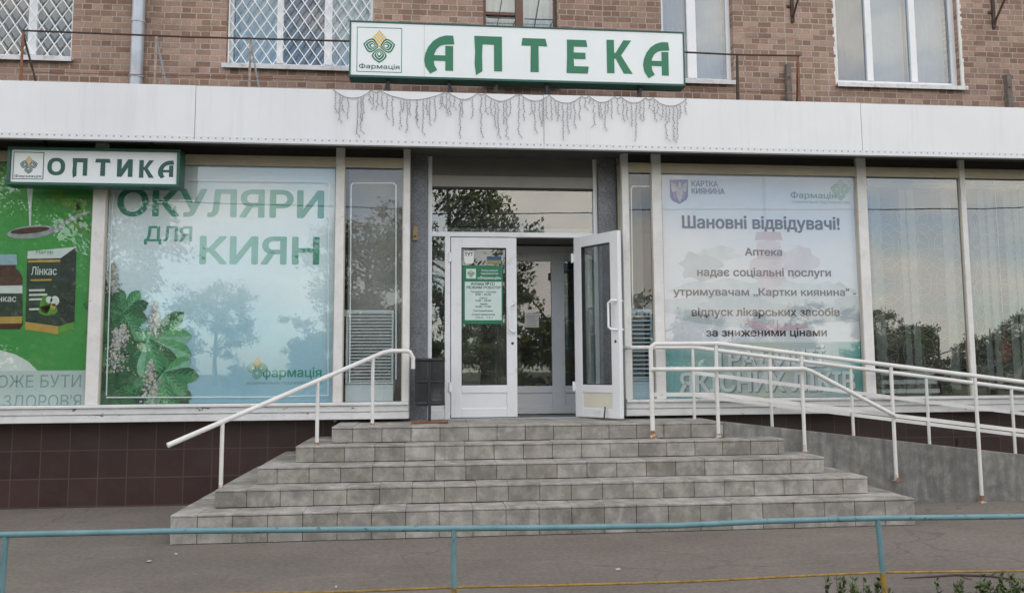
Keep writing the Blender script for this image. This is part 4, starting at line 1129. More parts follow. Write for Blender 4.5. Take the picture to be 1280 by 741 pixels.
for (cx, cy, base, L, W, spread, n, mi) in ((48, 430, -40, 62, 15, 240, 7, 0), (60, 520, 0, 70, 16, 300, 8, 0), (70, 650, -30, 75, 17, 320, 8, 0), (150, 670, -60, 70, 17, 200, 6, 0), (95, 440, 15, 78, 18, 220, 7, 1), (120, 560, 30, 70, 16, 260, 7, 1), (215, 640, 40, 72, 18, 200, 6, 1), (165, 505, 35, 118, 22, 130, 6, 2), (205, 600, 60, 92, 20, 170, 6, 2), (160, 515, -110, 44, 13, 70, 3, 3)):
    for i in range(n):
        a = R(base-spread/2+spread*i/max(1, n-1)+rnd.uniform(-6, 6)); k += 1
        leaflet(mbs, cx, cy, a, L*rnd.uniform(.85, 1.1), W*rnd.uniform(.85, 1.1), .13*k, min(3, max(0, mi+rnd.choice((-1, 0, 0, 1)))))
kmax = k
mbs.build('chestnut_leaf', LMS, pw)
FLO = [plain('blossom_%s' % nm, c, .6, .2, 30) for nm, c in (('white', (.58, .57, .55)), ('pink', (.42, .33, .33)), ('cream', (.50, .49, .36)), ('shade', (.24, .27, .25)))]
mbf = MB()
for (x, y, h, w_) in ((70, 390, 90, 26), (78, 600, 120, 42), (185, 505, 100, 26), (172, 695, 130, 42), (95, 530, 60, 30)):
    for i in range(int(h*2.1)):
        u = rnd.random()**.8; ww = w_*(1-u)*.9+4; xx = x+rnd.gauss(0, .5)*ww; yy = y-u*h; rr = rnd.uniform(2, 4.6)
        if xx < 26 or yy > 694: continue
        mbf.flat([r5(xx+rr*rnd.uniform(.6, 1.1)*math.cos(q*1.047), yy+rr*rnd.uniform(.6, 1.1)*math.sin(q*1.047)) for q in range(6)], YQ-.0135-rnd.random()*.002, rnd.choice((0, 0, 1, 2, 3, 3)))
mbf.build('chestnut_blossom', FLO, pw)

# social card poster
pr = thing('poster', 'white poster with dark plum announcement text above a teal band', 'poster', ((RP[1][1]+RP[2][0])/2, YQ, 1.14))
qx0, qx1 = RP[1][1]+.004, RP[2][0]-.004
R_BG = m_print('poster_white_haze', [(0, (.60, .62, .66)), (.35, (.66, .665, .71)), (1, (.615, .625, .69))], 2, 1.14, 3.84, .10, 1.2)
mb = MB(); mb.box(qx0, qx1, YQ, YQ+.004, 1.14, 3.84); mb.build('sheet', R_BG, pr)
r7 = lambda x, y: at(x/2.18+760, y/2.18+180, YQ)
TEAL = m_print('poster_teal_band', [(0, (.14, .38, .38)), (.25, (.34, .47, .45)), (.5, (.50, .52, .45)), (.75, (.42, .49, .49)), (1, (.13, .36, .33))], 0, qx0, qx1, .12, 1.5)
zb_ = r7(400, 540)[1]
mb = MB(); mb.flat([(qx0, 1.142), (qx1, 1.142), (qx1, zb_), (qx0, zb_)], YQ-.0015); mb.build('teal_band', TEAL, pr)
HZ = [plain('faded_print_%s' % nm, c, .6, .10, 5) for nm, c in (('mist', (.54, .57, .60)), ('rose', (.57, .50, .55)), ('mauve', (.54, .50, .57)), ('dusk', (.46, .50, .53)), ('plum', (.50, .39, .44)))]
mb = MB()
for i, (x, y, rx, ry, mi) in enumerate(((430, 440, 255, 60, 0), (430, 470, 230, 30, 3), (300, 300, 60, 20, 0), (250, 335, 55, 38, 3), (630, 430, 60, 45, 3), (300, 400, 110, 30, 0), (440, 335, 45, 75, 1), (520, 320, 50, 40, 2), (340, 430, 90, 26, 3), (560, 410, 90, 34, 0))):
    mb.flat([r7(*p) for p in blob(x, y, rx, ry, 44, i, .28)], YQ-.0006-.00015*i, mi)
for k in range(5):
    mb.flat([r7(*p) for p in [(405+k*2, 240+26*k), (470-k*2, 240+26*k), (476-k*3, 262+26*k), (400+k*3, 262+26*k)]], YQ-.0024-.0001*k, 1 if k % 2 else 4)
mb.flat([r7(*p) for p in [(360, 475), (440, 490), (540, 488), (545, 500), (470, 512), (400, 508)]], YQ-.0024, 4)
mb.flat([r7(*p) for p in [(418, 75), (428, 75), (432, 240), (424, 240)]], YQ-.0022, 0)
mb.build('faded_picture', HZ, pr)
def L7(s, x0, x1, yb, yt, mat=PURPLE, off=.018, **kw): return lettering(s, x0/2.18+760, x1/2.18+760, yb/2.18+180, yt/2.18+180, YQ-.004, mat, pr, off, **kw)
L7('Шановні відвідувачі!', 202, 632, 231, 198, off=.03)
L7('Аптека', 373, 475, 304, 284, off=.03); L7('надає соціальні послуги', 243, 608, 360, 339, off=.03)
L7('утримувачам „Картки киянина" -', 178, 677, 413, 393, off=.03)
L7('відпуск лікарських засобів', 228, 632, 468, 447, off=.03); L7('за зниженими цінами', 268, 597, 523, 503, off=.03)
L7('КАРТКА', 228, 300, 116, 101, PURPL2, .022); L7('КИЯНИНА', 228, 318, 136, 121, PURPL2, .022)
L7('Фармація', 498, 622, 148, 132, INKGG, .022); L7('КОМУНАЛЬНЕ ПІДПРИЄМСТВО', 502, 660, 162, 156, INKGG, .0)
EMG = plain('faded_emblem_green', (.10, .26, .18), .6, .1, 5); EMY = plain('faded_emblem_yellow', (.45, .46, .36), .6, .1, 5)
ex, ez = r7(633, 126); emblem(ex, ez, .24, YQ-.002, pr, cols=(EMG, EMY))
WLT = plain('white_band_letters', (.60, .64, .65), .6, .06, 5); GLT = plain('grey_letter_edge', (.20, .24, .26), .6, .1, 5)
for (s, x0, x1, yb_, yt_) in (('ТРАДИЦІЇ', 286, 592, 606, 560), ('ЯКІСНИХ ЛІКІВ', 195, 675, 672, 622)):
    o = lettering(s, (x0+3)/2.18+760, (x1+3)/2.18+760, (yb_+3)/2.18+180, (yt_+2)/2.18+180, YQ-.003, GLT, pr, .042)
    L7(s, x0, x1, yb_, yt_, WLT, .03)
# shield
SHB = plain('shield_violet', (.09, .085, .24), .6, .15, 8); SHF = plain('shield_figure', (.40, .36, .40), .6, .3, 20); SHR = plain('shield_red', (.33, .12, .16), .6, .2, 20)
mb = MB(); mb.flat([r7(*p) for p in ((168, 98), (218, 97), (218, 143), (213, 153), (194, 164), (175, 154), (169, 145))], YQ-.0035); sh = mb.build('shield', SHB, pr)
mb = MB()
mb.flat([r7(*p) for p in ((193, 104), (198, 104), (199, 112), (204, 120), (203, 140), (199, 152), (196, 160), (190, 152), (187, 140), (186, 122), (192, 112))], YQ-.0045, 0)
mb.flat([r7(*p) for p in ((172, 104), (186, 112), (187, 128), (176, 132), (172, 120))], YQ-.0045, 0); mb.flat([r7(*p) for p in ((214, 104), (203, 112), (204, 128), (212, 132), (214, 120))], YQ-.0045, 0)
mb.flat([r7(*p) for p in ((176, 136), (184, 132), (188, 150), (182, 152))], YQ-.0045, 1); mb.flat([r7(*p) for p in ((211, 136), (204, 132), (200, 150), (206, 152))], YQ-.0045, 1)
mb.build('shield_figure', [SHF, SHR], sh)

# ------------------------------------------------------------------ white tubes inside the panes, louvres
YT = YB+.052
def tube_frame(label, pts_list, r=.007):
    t = thing('light_tube', label, 'light tube', (at(*pts_list[0][0], YT)[0], YT, at(*pts_list[0][0], YT)[1]), 'thin white light tubes inside the shop windows')
    for pl in pts_list:
        mb = MB(); mb.tube([(at(px, py, YT)[0], YT, at(px, py, YT)[1]) for px, py in pl], r, 8); mb.build('tube', TUBEW, t)
tube_frame('thin white light tube outlining the pane of the chestnut leaf poster', [[(236, 225.5), (408, 227.5), (411.5, 230), (410.5, 277)], [(410.5, 283), (410, 494), (330, 496), (133, 496.5)], [(142, 238), (140, 276)], [(139.5, 280), (133, 494)]])
tube_frame('thin white light tube in the narrow pane left of the entrance', [[(437, 478), (439, 232), (441, 229), (492, 229), (495, 232), (495, 474)]])
tube_frame('thin white light tube in the narrow pane right of the entrance', [[(791, 384), (789, 236), (791, 233), (813, 233), (815.5, 236), (818, 384)]], .006)
def louvre(label, x0p, x1p, yt_, yb_, n, mat):
    x0 = at(x0p, yb_, YT)[0]; x1 = at(x1p, yb_, YT)[0]; z1 = at(x0p, yt_, YT)[1]; z0 = at(x0p, yb_, YT)[1]; y = YT+.06
    t = thing('louvre_panel', label, 'louvre', ((x0+x1)/2, y, z0), 'louvred panels in the narrow panes')
    mb = MB()
    for (a, b_, c_, d_) in ((x0, x0+.02, z0, z1), (x1-.02, x1, z0, z1), (x0+.02, x1-.02, z1-.03, z1), (x0+.02, x1-.02, z0, z0+.02)): mb.box(a, b_, y, y+.04, c_, d_)
    mb.build('frame', mat, t)
    for k in range(n):
        z = z0+.03+(z1-z0-.07)*k/(n-1)
        mb = MB(); h = (z1-z0)/n*.32
        mb.prism([(x0+.02, z), (x1-.02, z), (x1-.02, z+h), (x0+.02, z+h)], y+.004, y+.02); mb.build('slat', mat, t)
    mb = MB(); zz = 1.14; mb.box(x0, x1, y, y+.05, zz, z0-.01); mb.build('base', mat, t)
LOUV = plain('louvre_white', (.52, .58, .60), .45, .06, 5); LOUB = plain('louvre_blue', (.33, .47, .56), .45, .06, 5)
louvre('white louvred panel at the foot of the narrow pane left of the entrance', 431, 491, 387, 480, 22, LOUV)
louvre('pale blue louvred panel at the foot of the narrow pane right of the entrance', 790, 819, 386, 476, 16, LOUB)
# back linings of the display boxes
mb = MB(); mb.box(LP[2][1]+.01, LP[3][1], YG+.12, YG+.14, LZ, 3.95); mb.box(LP[2][0], LP[2][0]+.02, YQ+.03, YG+.12, LZ, 3.95); mb.box(RP[0][0], RP[1][0], YG+.22, YG+.24, LZ, 3.95)
LINE_ = plain('display_lining', (.30, .29, .27), .7, .1, 3)
mb.build('display_lining', LINE_, bld)
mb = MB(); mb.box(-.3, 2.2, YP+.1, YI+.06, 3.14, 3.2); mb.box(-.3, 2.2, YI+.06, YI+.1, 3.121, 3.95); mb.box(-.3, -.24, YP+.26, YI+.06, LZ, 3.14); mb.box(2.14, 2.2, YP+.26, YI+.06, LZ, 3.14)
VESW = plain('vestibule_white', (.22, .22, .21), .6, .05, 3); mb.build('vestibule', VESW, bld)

# right clear panes: vertical blinds, a white rack, lattice decoration and a red ornament
BL = plain('blind_fabric', (.26, .28, .25), .8, .08, 6)
bn = thing('vertical_blind', 'pale vertical strip blind behind the clear panes at the right', 'blind', (6.8, YB+.45, 1.14))
rnd = random.Random(4)
xx = RP[2][1]+.06
mb = MB(); mb.box(RP[2][1]+.02, 9.2, YB+.43, YB+.47, 3.80, 3.86); mb.build('track', TUBEW, bn)
while xx < 9.1:
    if not (X(1118, YB+.45, 400) < xx+.05 < X(1128, YB+.45, 400)) and not (X(1168, YB+.45, 400) < xx+.06 < X(1182, YB+.45, 400)) and rnd.random() > .28:
        a = rnd.uniform(-.5, .5); dx = .058*math.cos(a); dy = .058*math.sin(a)
        mb = MB(); c = (xx+.06, YB+.45)
        mb.poly([(c[0]-dx, c[1]-dy, 1.2), (c[0]+dx, c[1]+dy, 1.2), (c[0]+dx, c[1]+dy, 3.79), (c[0]-dx, c[1]-dy, 3.79)])
        o = mb.build('strip', BL, bn); sm = o.modifiers.new('s', 'SOLIDIFY'); sm.thickness = .002
    xx += .121
rk = thing('display_rack', 'low white rack standing behind the clear pane right of the announcement poster', 'rack', (X(1140, YB+.25, 480), YB+.25, 1.14))
rx0, rx1 = X(1100, YB+.2, 480), X(1172, YB+.2, 480)
for k in range(3):
    mb = MB(); z = 1.17+.11*k; mb.box(rx0, rx1-.03*k, YB+.16, YB+.34, z, z+.05); mb.build('board', TUBEW, rk, bevel=.004)
for x in (rx0+.02, rx1-.12):
    mb = MB(); mb.box(x, x+.03, YB+.2, YB+.3, 1.14, 1.43); mb.build('upright', ZINC, rk)
# lattice decoration: bands of petals stuck to the inside of the glass
LAT = plain('lattice_white', (.34, .36, .33), .6, .1, 6)
for (pa, pb, lab) in ((RP[2][1]+.03, RP[3][0]-.03, 'white petal lattice decoration on the clear pane nearest the poster'), (RP[3][1]+.03, 9.15, 'white petal lattice decoration on the rightmost clear pane')):
    lt = thing('window_lattice', lab, 'decoration', ((pa+pb)/2, YT, 1.3), 'petal lattice decorations on the clear panes')
    mb = MB(); S = .47; yy = YB+.046
    def strip(pts, w_=.0026):
        mb.tube([(x, yy, z) for x, z in pts], w_, 5, cap=False)
    nx = int((pb-pa)/S)+1
    for i in range(nx+1):
        for j in range(5):
            cx = pa+.1+i*S; cz = 1.45+j*S*.92
            if cx > pb: continue
            for q in range(8):
                a = q*math.pi/4; L = S*.5 if q % 2 == 0 else S*.62
                for sgn in (1, -1):
                    pts = []
                    for t in range(9):
                        u = t/8; off = sgn*.065*math.sin(math.pi*u); x = cx+u*L*math.cos(a)-off*math.sin(a); z = cz+u*L*math.sin(a)+off*math.cos(a)
                        if pa <= x <= pb and 1.15 < z < 3.5: pts.append((x, z))
                    if len(pts) > 2: strip(pts)
    mb.build('petal_lines', LAT, lt)
REDM = plain('red_foil', (.22, .03, .025), .5, .2, 20)
x0, z0 = at(1254, 452, YT); ro = thing('red_ornament', 'small red paper ornament hanging in the rightmost clear pane', 'ornament', (x0, YT, z0))
mb = MB(); r8 = lambda x, y: at(x/2.3167+1040, y/2.3167+200, YT)
for pl in (((497, 505), (505, 502), (510, 525), (492, 528)), ((488, 528), (512, 522), (517, 545), (486, 552)), ((492, 552), (515, 546), (518, 580), (494, 588)), ((515, 530), (522, 535), (520, 575), (515, 570))):
    mb.prism([r8(*p) for p in pl], YT+.01, YT+.016)
mb.build('paper_shape', REDM, ro)
mb = MB(); p_ = r8(501, 505); mb.tube([(p_[0], YT+.013, p_[1]), (p_[0], YT+.013, 3.84)], .0015, 5); mb.build('thread', TUBEW, ro)

# ------------------------------------------------------------------ notices on the closed door
YD = YP+.005+.027-.004
dsn = thing('opening_hours_board', 'green bordered opening hours board on the closed door leaf', 'notice board', (at(601, 404, YD)[0], YD, at(601, 404, YD)[1]))
r6 = lambda x, y: at(x/3.09+560, y/3.09+290, YD)
bx0, bz1 = r6(55, 129); bx1, bz0 = r6(212, 355)
mb = MB(); mb.box(bx0, bx1, YD-.003, YD, bz0, bz1); mb.build('board', GREEN, dsn)
MINT = plain('mint_sheet', (.58, .70, .66), .5, .04, 5)
ix0, iz1 = r6(65, 192); ix1, iz0 = r6(207, 340)
mb = MB(); mb.box(ix0, ix1, YD-.005, YD-.0035, iz0, iz1); mb.build('white_field', MINT, dsn)
qx0_, qz1_ = r6(70, 142); qx1_, qz0_ = r6(108, 180)
mb = MB(); mb.box(qx0_, qx1_, YD-.005, YD-.0035, qz0_, qz1_); mb.build('emblem_field', MINT, dsn)
emblem((qx0_+qx1_)/2, (qz0_+qz1_)/2, .085, YD-.006, dsn, dy=-.0008)
def LD(s, x0, x1, yb_, yt_, mat=GREEND, off=.015): lettering(s, x0/3.09+560, x1/3.09+560, yb_/3.09+290, yt_/3.09+290, YD-.006, mat, dsn, off)
LD('Комунальне', 130, 192, 152, 144, MINT); LD('підприємство', 127, 195, 164, 156, MINT); LD('«Фармація»', 114, 206, 182, 171, MINT, .025)
LD('Аптека №121', 88, 180, 205, 194, off=.03); LD('РЕЖИМ РОБОТИ', 72, 202, 219, 209, off=.03)
LD("Понеділок - п'ятниця", 88, 186, 234, 227); LD('8.00 - 20.00', 106, 166, 244, 237, off=.025); LD('Субота', 122, 152, 258, 251); LD('9.00 - 18.00', 106, 166, 268, 261, off=.025)
LD('Неділя', 124, 152, 281, 274); LD('10.00 - 17.00', 106, 166, 291, 284, off=.025); LD('Санітарний день', 98, 174, 307, 300); LD('остання середа місяця', 92, 182, 321, 314); LD('тел. 121', 104, 172, 332, 326)
st1 = thing('sticker', 'small white sticker with dark lettering at the top of the closed door leaf', 'sticker', (*r6(80, 122)[:1], YD, r6(80, 122)[1]))
a0, c1 = r6(62, 74); a1, c0 = r6(99, 123)
mb = MB(); mb.prism([(a0, c0+.03), (a0+.02, c0), (a1-.02, c0), (a1, c0+.03), (a1, c1), (a0, c1)], YD-.0015, YD); mb.build('sheet', PAPER, st1)
lettering('ТУТ', 64/3.09+560, 97/3.09+560, 92/3.09+290, 79/3.09+290, YD-.003, BLACKM, st1, .03)
st2 = thing('sticker', 'small blue and yellow sticker at the top right of the closed door leaf', 'sticker', (r6(178, 124)[0], YD, r6(178, 124)[1]))
STB = plain('sticker_blue', (.03, .07, .18), .5, .1, 9); STY = plain('sticker_yellow', (.24, .25, .09), .5, .1, 9)
a0, c1 = r6(150, 94); a1, c0 = r6(206, 123); mb = MB(); cm = (c0+c1)/2
mb.box(a0, a1, YD-.0015, YD, cm, c1, 0); mb.box(a0, a1, YD-.0015, YD, c0, cm-.0005, 1); mb.build('sheet', [STB, STY], st2)
# brass plate on the left pilaster
x0, z1 = at(516, 283, YP-.05); x1, z0 = at(522, 301, YP-.05)
WP = thing('intercom', 'small worn brass intercom on the dark granite left of the door', 'intercom', ((x0+x1)/2, YP-.06, z0))
BRASS = plain('brass', (.30, .22, .12), .45, .2, 20, metal=.4)
mb = MB(); mb.box(x0, x1, YP-.075, YP-.0505, z0, z1); mb.build('case', BRASS, WP, bevel=.004)
mb = MB(); mb.tube([((x0+x1)/2, YP-.08, z0+.05), ((x0+x1)/2, YP-.0755, z0+.05)], .012, 12); mb.build('button', BLACKM, WP)

# ------------------------------------------------------------------ litter bin
bxw = at(537, 520, 8.97)[0]; YBN = 8.97
lb = thing('litter_bin', 'dark perforated litter bin on a post beside the entrance door', 'litter bin', (bxw, YBN, LZ))
z0 = at(537, 505, YBN)[1]; z1 = at(537, 449, YBN)[1]; rx = (at(556.5, 480, YBN)[0]-at(518.5, 480, YBN)[0])/2; ry = .13
def ellring(mb, z_a, z_b, k=1.0, kk=1.0, n=32):
    b = len(mb.v)
    for z, s_ in ((z_a, k), (z_b, kk)):
        for i in range(n): a = 2*math.pi*i/n; mb.v.append((bxw+rx*s_*math.copysign(abs(math.cos(a))**.6, math.cos(a)), YBN+ry*s_*math.copysign(abs(math.sin(a))**.6, math.sin(a)), z))
    for i in range(n): j = (i+1) % n; mb.f.append([b+i, b+j, b+n+j, b+n+i]); mb.m.append(0); mb.t.append(.5)
mb = MB(); ellring(mb, z0, z1); o = mb.build('basket', PERF, lb, smooth=True)
for (za, zb_2) in ((z0-.01, z0+.03), (z1-.025, z1+.012), ((z0+z1)/2-.012, (z0+z1)/2+.012)):
    mb = MB(); ellring(mb, za, zb_2, 1.012, 1.012); o = mb.build('band', BLACKM, lb, smooth=True); sm = o.modifiers.new('s', 'SOLIDIFY'); sm.thickness = .006
mb = MB(); n = 24; mb.poly([(bxw+rx*.98*math.cos(2*math.pi*i/n), YBN+ry*.98*math.sin(2*math.pi*i/n), z0+.004) for i in range(n)]); mb.build('bottom', BLACKM, lb)
mb = MB(); mb.box(bxw-.016, bxw+.016, YBN-ry-.03, YBN-ry-.004, LZ+.02, z1-.03); mb.build('post', BLACKM, lb)
mb = MB(); mb.box(at(514, 527, YBN-.15)[0], at(560, 527, YBN-.15)[0], YBN-ry-.09, YBN-ry+.05, LZ+.002, LZ+.022); mb.build('base_plate', RUST, lb, bevel=.004)

# ------------------------------------------------------------------ canopy railings, wall brackets, stubs
YC = 8.95
OLDIRON = plain('weathered_pale_iron', (.33, .29, .25), .8, .3, 12, dirt=(.15, .075, .04), dirt_amt=.6)
def crail(label, pxa, pxb, posts, z=5.262, ends=True):
    t = thing('canopy_railing', label, 'railing', (at(pxa, 60, YC)[0], YC, 4.46), 'rusty railings on the canopy')
    xa, xb_ = at(pxa, 60, YC)[0], at(pxb, 60, YC)[0]
    mb = MB(); mb.tube([(xa, YC, z), ((xa+xb_)/2, YC, z-.012), (xb_, YC, z)], .0115, 8); mb.build('top_rail', RUSTD, t, smooth=True)
    mb = MB(); mb.tube([(xa, YC, 4.79), ((xa+xb_)/2, YC, 4.80), (xb_, YC, 4.785)], .005, 6); mb.build('lower_wire', RUST, t)
    for px, mt in posts:
        x = at(px, 60, YC)[0]
        mb = MB(); mb.box(x-.013, x+.013, YC-.004, YC+.004, 4.46, z); p = mb.build('post', mt, t)
        mb = MB(); mb.tube([(x, YC+.01, z-.05), (x+.10, YC+.32, 4.46)], .011, 6); mb.build('brace', ZINC if mt is OLDIRON else RUSTD, p)
    return t
crail('rusty pipe railing on the canopy between the two grilled windows, left of the large sign', 27.5, 440, [(28, RUST), (195, OLDIRON), (313, OLDIRON)])
crail('short rusty pipe railing on the canopy right of the large sign', 840, 1000, [(921, RUSTD), (997, RUST)])
# wall brackets (upper) and dark stubs
for (px, py, lab) in ((991, 28, 'dark iron wall bracket between the two white windows at the right'), (1243, 35, 'dark iron wall bracket at the far right of the brick wall')):
    x, z = at(px, py, YW-.02); t = thing('wall_bracket', lab, 'bracket', (x, YW, z), 'iron brackets on the brick wall')
    mb = MB(); mb.box(x-.02, x+.02, YW-.03, YW-.002, z, z+.75); mb.build('wall_plate', RUSTD, t)
    mb = MB(); mb.tube([(x, YW-.03, z+.06), (x+.03, YW-.48, z+.62)], .014, 8); mb.build('strut', RUSTD, t)
    mb = MB(); mb.box(x-.015, x+.045, YW-.52, YW-.03, z+.62, z+.65); mb.box(x-.07, x-.0205, YW-.02, YW-.002, z+.2, z+.23); mb.build('arm', RUSTD, t)
for (px, pt, lab) in ((985, 80, 'weathered dark stub post against the brick left of the widest window'), (1260, 93, 'weathered dark stub post against the brick at the far right')):
    x, z = at(px, pt, YW-.05); t = thing('stub_post', lab, 'post', (x, YW-.05, 4.46), 'stub posts behind the canopy')
    STUB = MATS.get('stub_iron') or plain('stub_iron', (.15, .13, .115), .9, .35, 12)
    mb = MB(); mb.prism([(x-.034, 4.46), (x+.034, 4.46), (x+.030, z-.02), (x+.01, z), (x-.03, z-.01)], YW-.07, YW-.003); mb.build('stub', STUB, t)
    mb = MB(); mb.tube([(x-.002, YW-.09, z-.18), (x-.002, YW-.071, z-.18)], .014, 8); mb.build('bolt', RUST, t)

# ------------------------------------------------------------------ icicle light garland
GW = plain('garland_wire', (.22, .22, .24), .6, .25, 30)
GB = plain('garland_bulb', (.36, .36, .39), .35, .25, 60)
YL = YF-.012
x0 = at(416, 115, YL)[0]; x1 = at(858, 128, YL)[0]
gr = thing('icicle_garland', 'unlit icicle light garland draped in swags along the canopy edge below the large sign', 'light garland', (x0, YL, FZ1-.02))
rnd = random.Random(17)
kn = [416, 464, 475, 556, 561, 597, 606, 646, 651, 686, 727, 736, 768, 776, 807, 816, 858]
main = []; strands = []
for a, b_ in zip(kn[:-1], kn[1:]):
    xa = at(a, 120, YL)[0]; xb2 = at(b_, 120, YL)[0]; wd = xb2-xa
    sag = .095*min(1, wd/.4)
    for t in range(10):
        u = t/10; main.append((xa+wd*u, YL-.004, FZ1-.006-sag*4*u*(1-u)+rnd.uniform(-.003, .003)))
    ns = max(1, int(wd/.042))
    for i in range(ns):
        u = (i+.5)/ns+rnd.uniform(-.04, .04); u = min(.97, max(.03, u))
        z = FZ1-.006-sag*4*u*(1-u)
        L = rnd.choice((.12, .18, .26, .34))*(.55+.75*math.sin(math.pi*u))+rnd.uniform(-.03, .04)
        if rnd.random() < .10: continue
        strands.append((xa+wd*u, z, max(.06, L)))
main.append((x1, YL-.004, FZ1-.006))
mb = MB(); mb.tube(main, .0042, 5); mb.build('main_wire', GW, gr)
for (x, z, L) in strands[:99]:
    mb = MB(); n = max(4, int(L/.03)); pts = []
    for i in range(n+1):
        pts.append((x+rnd.uniform(-.008, .008)+(.012 if i == n else 0)*rnd.choice((-1, 1, 2)), YL-.002-rnd.random()*.006, z-L*i/n))
    mb.tube(pts, .0022, 4)
    for p in pts[1:]:
        d = rnd.choice((-1, 1))*.011; mb.tube([p, (p[0]+d, p[1]-.004, p[2]-.014)], .0048, 4, mi=1)
    mb.build('strand', [GW, GB], gr)

# ------------------------------------------------------------------ weeds, twig, scraps
WEEDM = m_leaf('weed_leaf', (.03, .05, .015), (.12, .17, .05)); STEMM = plain('weed_stem', (.06, .06, .025), .8, .2, 20)
rnd = random.Random(33)
def weed(x, y, h, n, label, sp):
    t = thing('weed', label, 'weed', (x, y, 0), 'weeds along the fence')
    ms = MB(); ml = MB()
    for i in range(n):
        bx = x+rnd.gauss(0, sp); by = y+rnd.gauss(0, .05); tx = bx+rnd.uniform(-.06, .06); hh = h*rnd.uniform(.6, 1.05)
        pts = [(bx+(tx-bx)*u, by+.02*u, hh*u) for u in (0, .35, .7, 1)]
        ms.tube(pts, [.003, .0025, .002, .001], 4)
        for k in range(int(hh/.007)):
            u = rnd.uniform(.25, 1); c = Vector((bx+(tx-bx)*u, by, hh*u)); a = rnd.uniform(0, 6.28); L = rnd.uniform(.02, .045); el_ = rnd.uniform(.2, 1.1)
            d = Vector((math.cos(a)*math.cos(el_), math.sin(a)*math.cos(el_), math.sin(el_))); sd_ = d.cross(Vector((0, 0, 1))).normalized()*L*.28
            ml.poly([c, c+d*L*.5+sd_, c+d*L, c+d*L*.5-sd_], 0, rnd.random())
    ms.build('stem', STEMM, t); ml.build('foliage', WEEDM, t)
def wz(px, py, Y): return at(px, py, Y)
for (px, ptop, n, sp, lab) in ((1068, 726, 26, .07, 'leafy weed tuft growing just left of the fence post at the right'), (1100, 729, 8, .03, 'short weed tuft at the foot of the fence post at the right'), (1190, 728, 14, .05, 'sparse weed in the fence gap, left of the largest weed at the right'), (1255, 723, 28, .07, 'largest weed tuft under the fence at the far right'), (1225, 734, 6, .05, 'low weed between the two taller weeds at the right')):
    x, z = at(px, ptop, YN+.1); weed(x, YN+.1, z, n, lab, sp)
tw = thing('twig', 'dark thin fallen twig lying on the asphalt behind the fence at the right', 'twig', (3.4, 5.3, 0))
def ag(px, py, z=0.008):
    d = CR*((px-640)/FPX) + CU*((370.5-py)/FPX) + _F; d = d*((z-HC)/d.z); return (d.x, d.y, z)
mb = MB(); mb.tube([ag(1130, 722), ag(1165, 720), ag(1195, 718), ag(1238, 719.5), ag(1262, 723), ag(1300, 725)], [.003, .006, .007, .007, .006, .004], 6); mb.tube([ag(1238, 719.5), ag(1246, 714), ag(1256, 712)], .004, 5); mb.tube([ag(1195, 718), ag(1215, 724)], .003, 5)
mb.build('stem', RUSTD, tw)
SCRAP = plain('scrap_paper', (.42, .41, .38), .8, .15, 30)
for (px, py, s_, lab) in ((220, 692, .018, 'tiny white paper scrap on the asphalt below the left end of the steps'), (773, 711, .028, 'small white paper scrap on the asphalt in front of the steps'), (186, 581+120, .03, 'flat grey paper scrap on the asphalt at the left'), (420, 733, .016, 'tiny pale scrap on the asphalt beside the lower fence rail')):
    p = ag(px, py); mb = MB(); q = random.Random(int(px))
    mb.poly([(p[0]+s_*math.cos(a)*q.uniform(.5, 1), p[1]+s_*1.2*math.sin(a)*q.uniform(.5, 1), .006+q.uniform(0, .012)) for a in (0, 1.1, 2.2, 3.2, 4.3, 5.3)])
    o = mb.build('paper_scrap', SCRAP); sm = o.modifiers.new('s', 'SOLIDIFY'); sm.thickness = .0015
    tag(o, lab, 'litter', 'paper scraps on the asphalt')

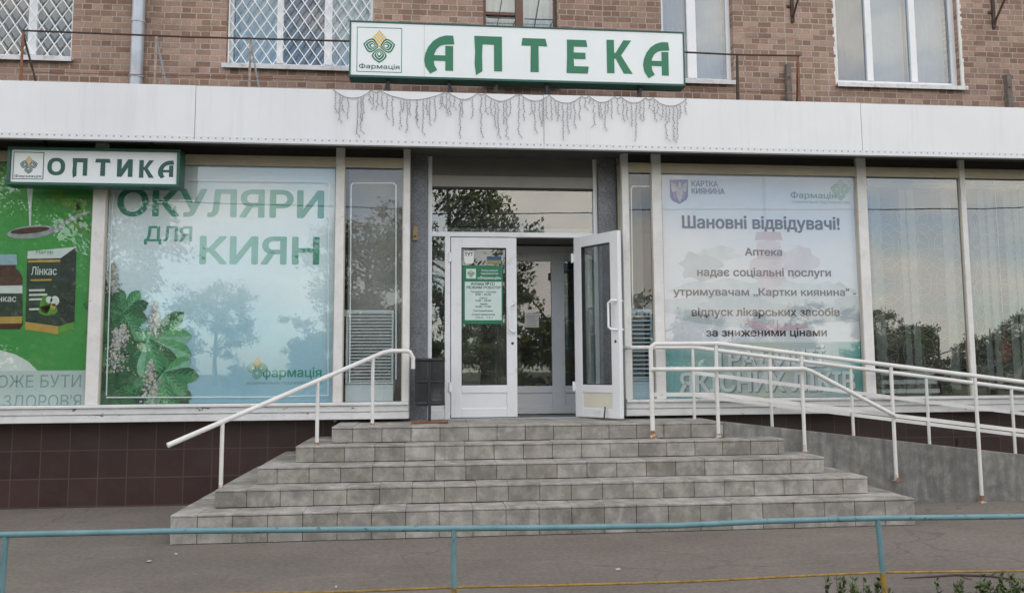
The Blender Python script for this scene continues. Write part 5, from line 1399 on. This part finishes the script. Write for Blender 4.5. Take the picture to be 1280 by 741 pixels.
# ------------------------------------------------------------------ the other side of the street (seen in the glass)
BARK = plain('bark', (.06, .045, .035), .9, .3, 8, bmp=.6)
LEAFM = m_leaf('tree_leaf', (.035, .052, .016), (.15, .175, .055))
def make_tree(seed, H, CRr, n_leaf, z_lo=.25, z_hi=.68, ls=1.0):
    q = random.Random(seed)
    t = bpy.data.objects.new('street_tree', None); col.objects.link(t); ORG[t.name] = (0, 0, 0)
    mb = MB(); tips = []
    mb.tube([(0, 0, -.1), (.05, 0, H*.2), (-.05, .05, H*.42), (.02, 0, H*.75)], [.20, .16, .12, .04], 10)
    for i in range(18):
        z = H*q.uniform(z_lo, z_hi); a = q.uniform(0, 6.28); L = CRr*q.uniform(.5, 1.0); up = q.uniform(.15, .9)*L
        p0 = Vector((0, 0, z)); p1 = Vector((math.cos(a)*L*.5, math.sin(a)*L*.5, z+up*.6)); p2 = Vector((math.cos(a)*L, math.sin(a)*L, z+up*.9+q.uniform(-.3, .3)))
        mb.tube([p0, p1, p2], [.06, .035, .012], 6); tips += [p1, p2, p1.lerp(p2, .5)]
        for k in range(3):
            b = p1.lerp(p2, q.random()); d = Vector((q.gauss(0, 1), q.gauss(0, 1), q.gauss(0, .6))).normalized()*CRr*.35
            mb.tube([b, b+d], [.018, .006], 5); tips += [b+d, b+d*.6]
    mb.build('trunk', BARK, t)
    ml = MB()
    clumps = [(p, q.uniform(.25, .55)*CRr*.42, q.random()) for p in tips]
    for i in range(n_leaf):
        c, r, tn = q.choice(clumps)
        d = Vector((q.gauss(0, 1), q.gauss(0, 1), q.gauss(0, .75))); d = d.normalized()*r*q.random()**.45
        p = c+d; n_ = Vector((q.gauss(0, 1), q.gauss(0, 1), q.gauss(0, 1)+.4)).normalized(); u = n_.orthogonal().normalized(); v = n_.cross(u); s_ = q.uniform(.05, .10)*max(1, CRr/2.6)*ls
        ml.poly([p+u*s_, p+v*s_*.55, p-u*s_, p-v*s_*.55], 0, min(1, max(0, tn*.6+q.random()*.4)))
    ml.build('crown', LEAFM, t)
    return t
def copy_tree(o, loc, rz_, s_):
    c = o.copy(); col.objects.link(c); c.location = loc; c.rotation_euler = (0, 0, rz_); c.scale = (s_, s_, s_)
    for ch in list(o.children):
        d = ch.copy(); col.objects.link(d); d.parent = c
    return c
TL = 'leafy roadside tree across the street, seen only mirrored in the shop windows'; TG = 'trees mirrored in the shop windows'
tA = make_tree(1, 9.6, 2.9, 9000); tB = make_tree(2, 10.5, 3.3, 9000); tC = make_tree(3, 6.0, 2.5, 9000, .04, .62, 1.25)
near = [(tA, (.5, -10.5, 0), .3, 1.05), (tB, (-13.0, -13.5, 0), 1.2, 1.1), (tA, (-2.9, -15.5, 0), 2.2, .95), (tB, (-19, -16, 0), 4.0, 1.15), (tB, (-27, -19, 0), 2.0, 1.1)]
near += [(tC, (x, y, 0), x, k) for x, y, k in ((-31, -15, 1.8), (-26, -13, 1.7), (-21.5, -14, 1.75), (-17.5, -13, 1.6), (-14.2, -16, 1.4))]
near += [(tC, (x, -17.5-1.5*math.sin(i*2.1), 0), i*1.7, k) for i, (x, k) in enumerate(((-34, 1.2), (-29.5, 1.0), (-25, 1.15), (-20.5, 1.05), (-16, 1.1), (-11.8, .8), (-8.4, .42), (-5.2, .72), (-1.6, .95), (2.2, .9), (6, 1.0), (9.8, .92), (13.8, .72), (17, .66), (20.5, .74), (24, .64), (27.5, .75), (31, .70), (36, .8)))]
far = [(-46, -60), (-34, -58), (-21, -60), (-9, -64), (6, -66), (16, -58), (26, -56), (34, -58), (42, -55), (50, -60), (60, -58)]
first = set()
for (src, loc, rz_, s_) in near+[((tB, tC)[i % 2], (x, y, 0), i*1.3, (1.0, 1.7)[i % 2]*(.72 if x > 10 else 1)+.2*((i*7) % 5)/5) for i, (x, y) in enumerate(far)]:
    if src.name not in first:
        o = src; first.add(src.name); o.location = loc; o.rotation_euler = (0, 0, rz_); o.scale = (s_, s_, s_)
    else: o = copy_tree(src, loc, rz_, s_)
    tag(o, TL, 'tree', TG)
oc = thing('overhead_cable', 'thin overhead cable strung above the street, mirrored in the windows', 'cable', (0, -9, 7))
mb = MB(); mb.tube([(-40, -9, 8.2), (-20, -9, 7.4), (0, -9, 7.0), (20, -9, 7.3), (40, -9, 8.2)], .02, 6); mb.build('wire', BLACKM, oc)
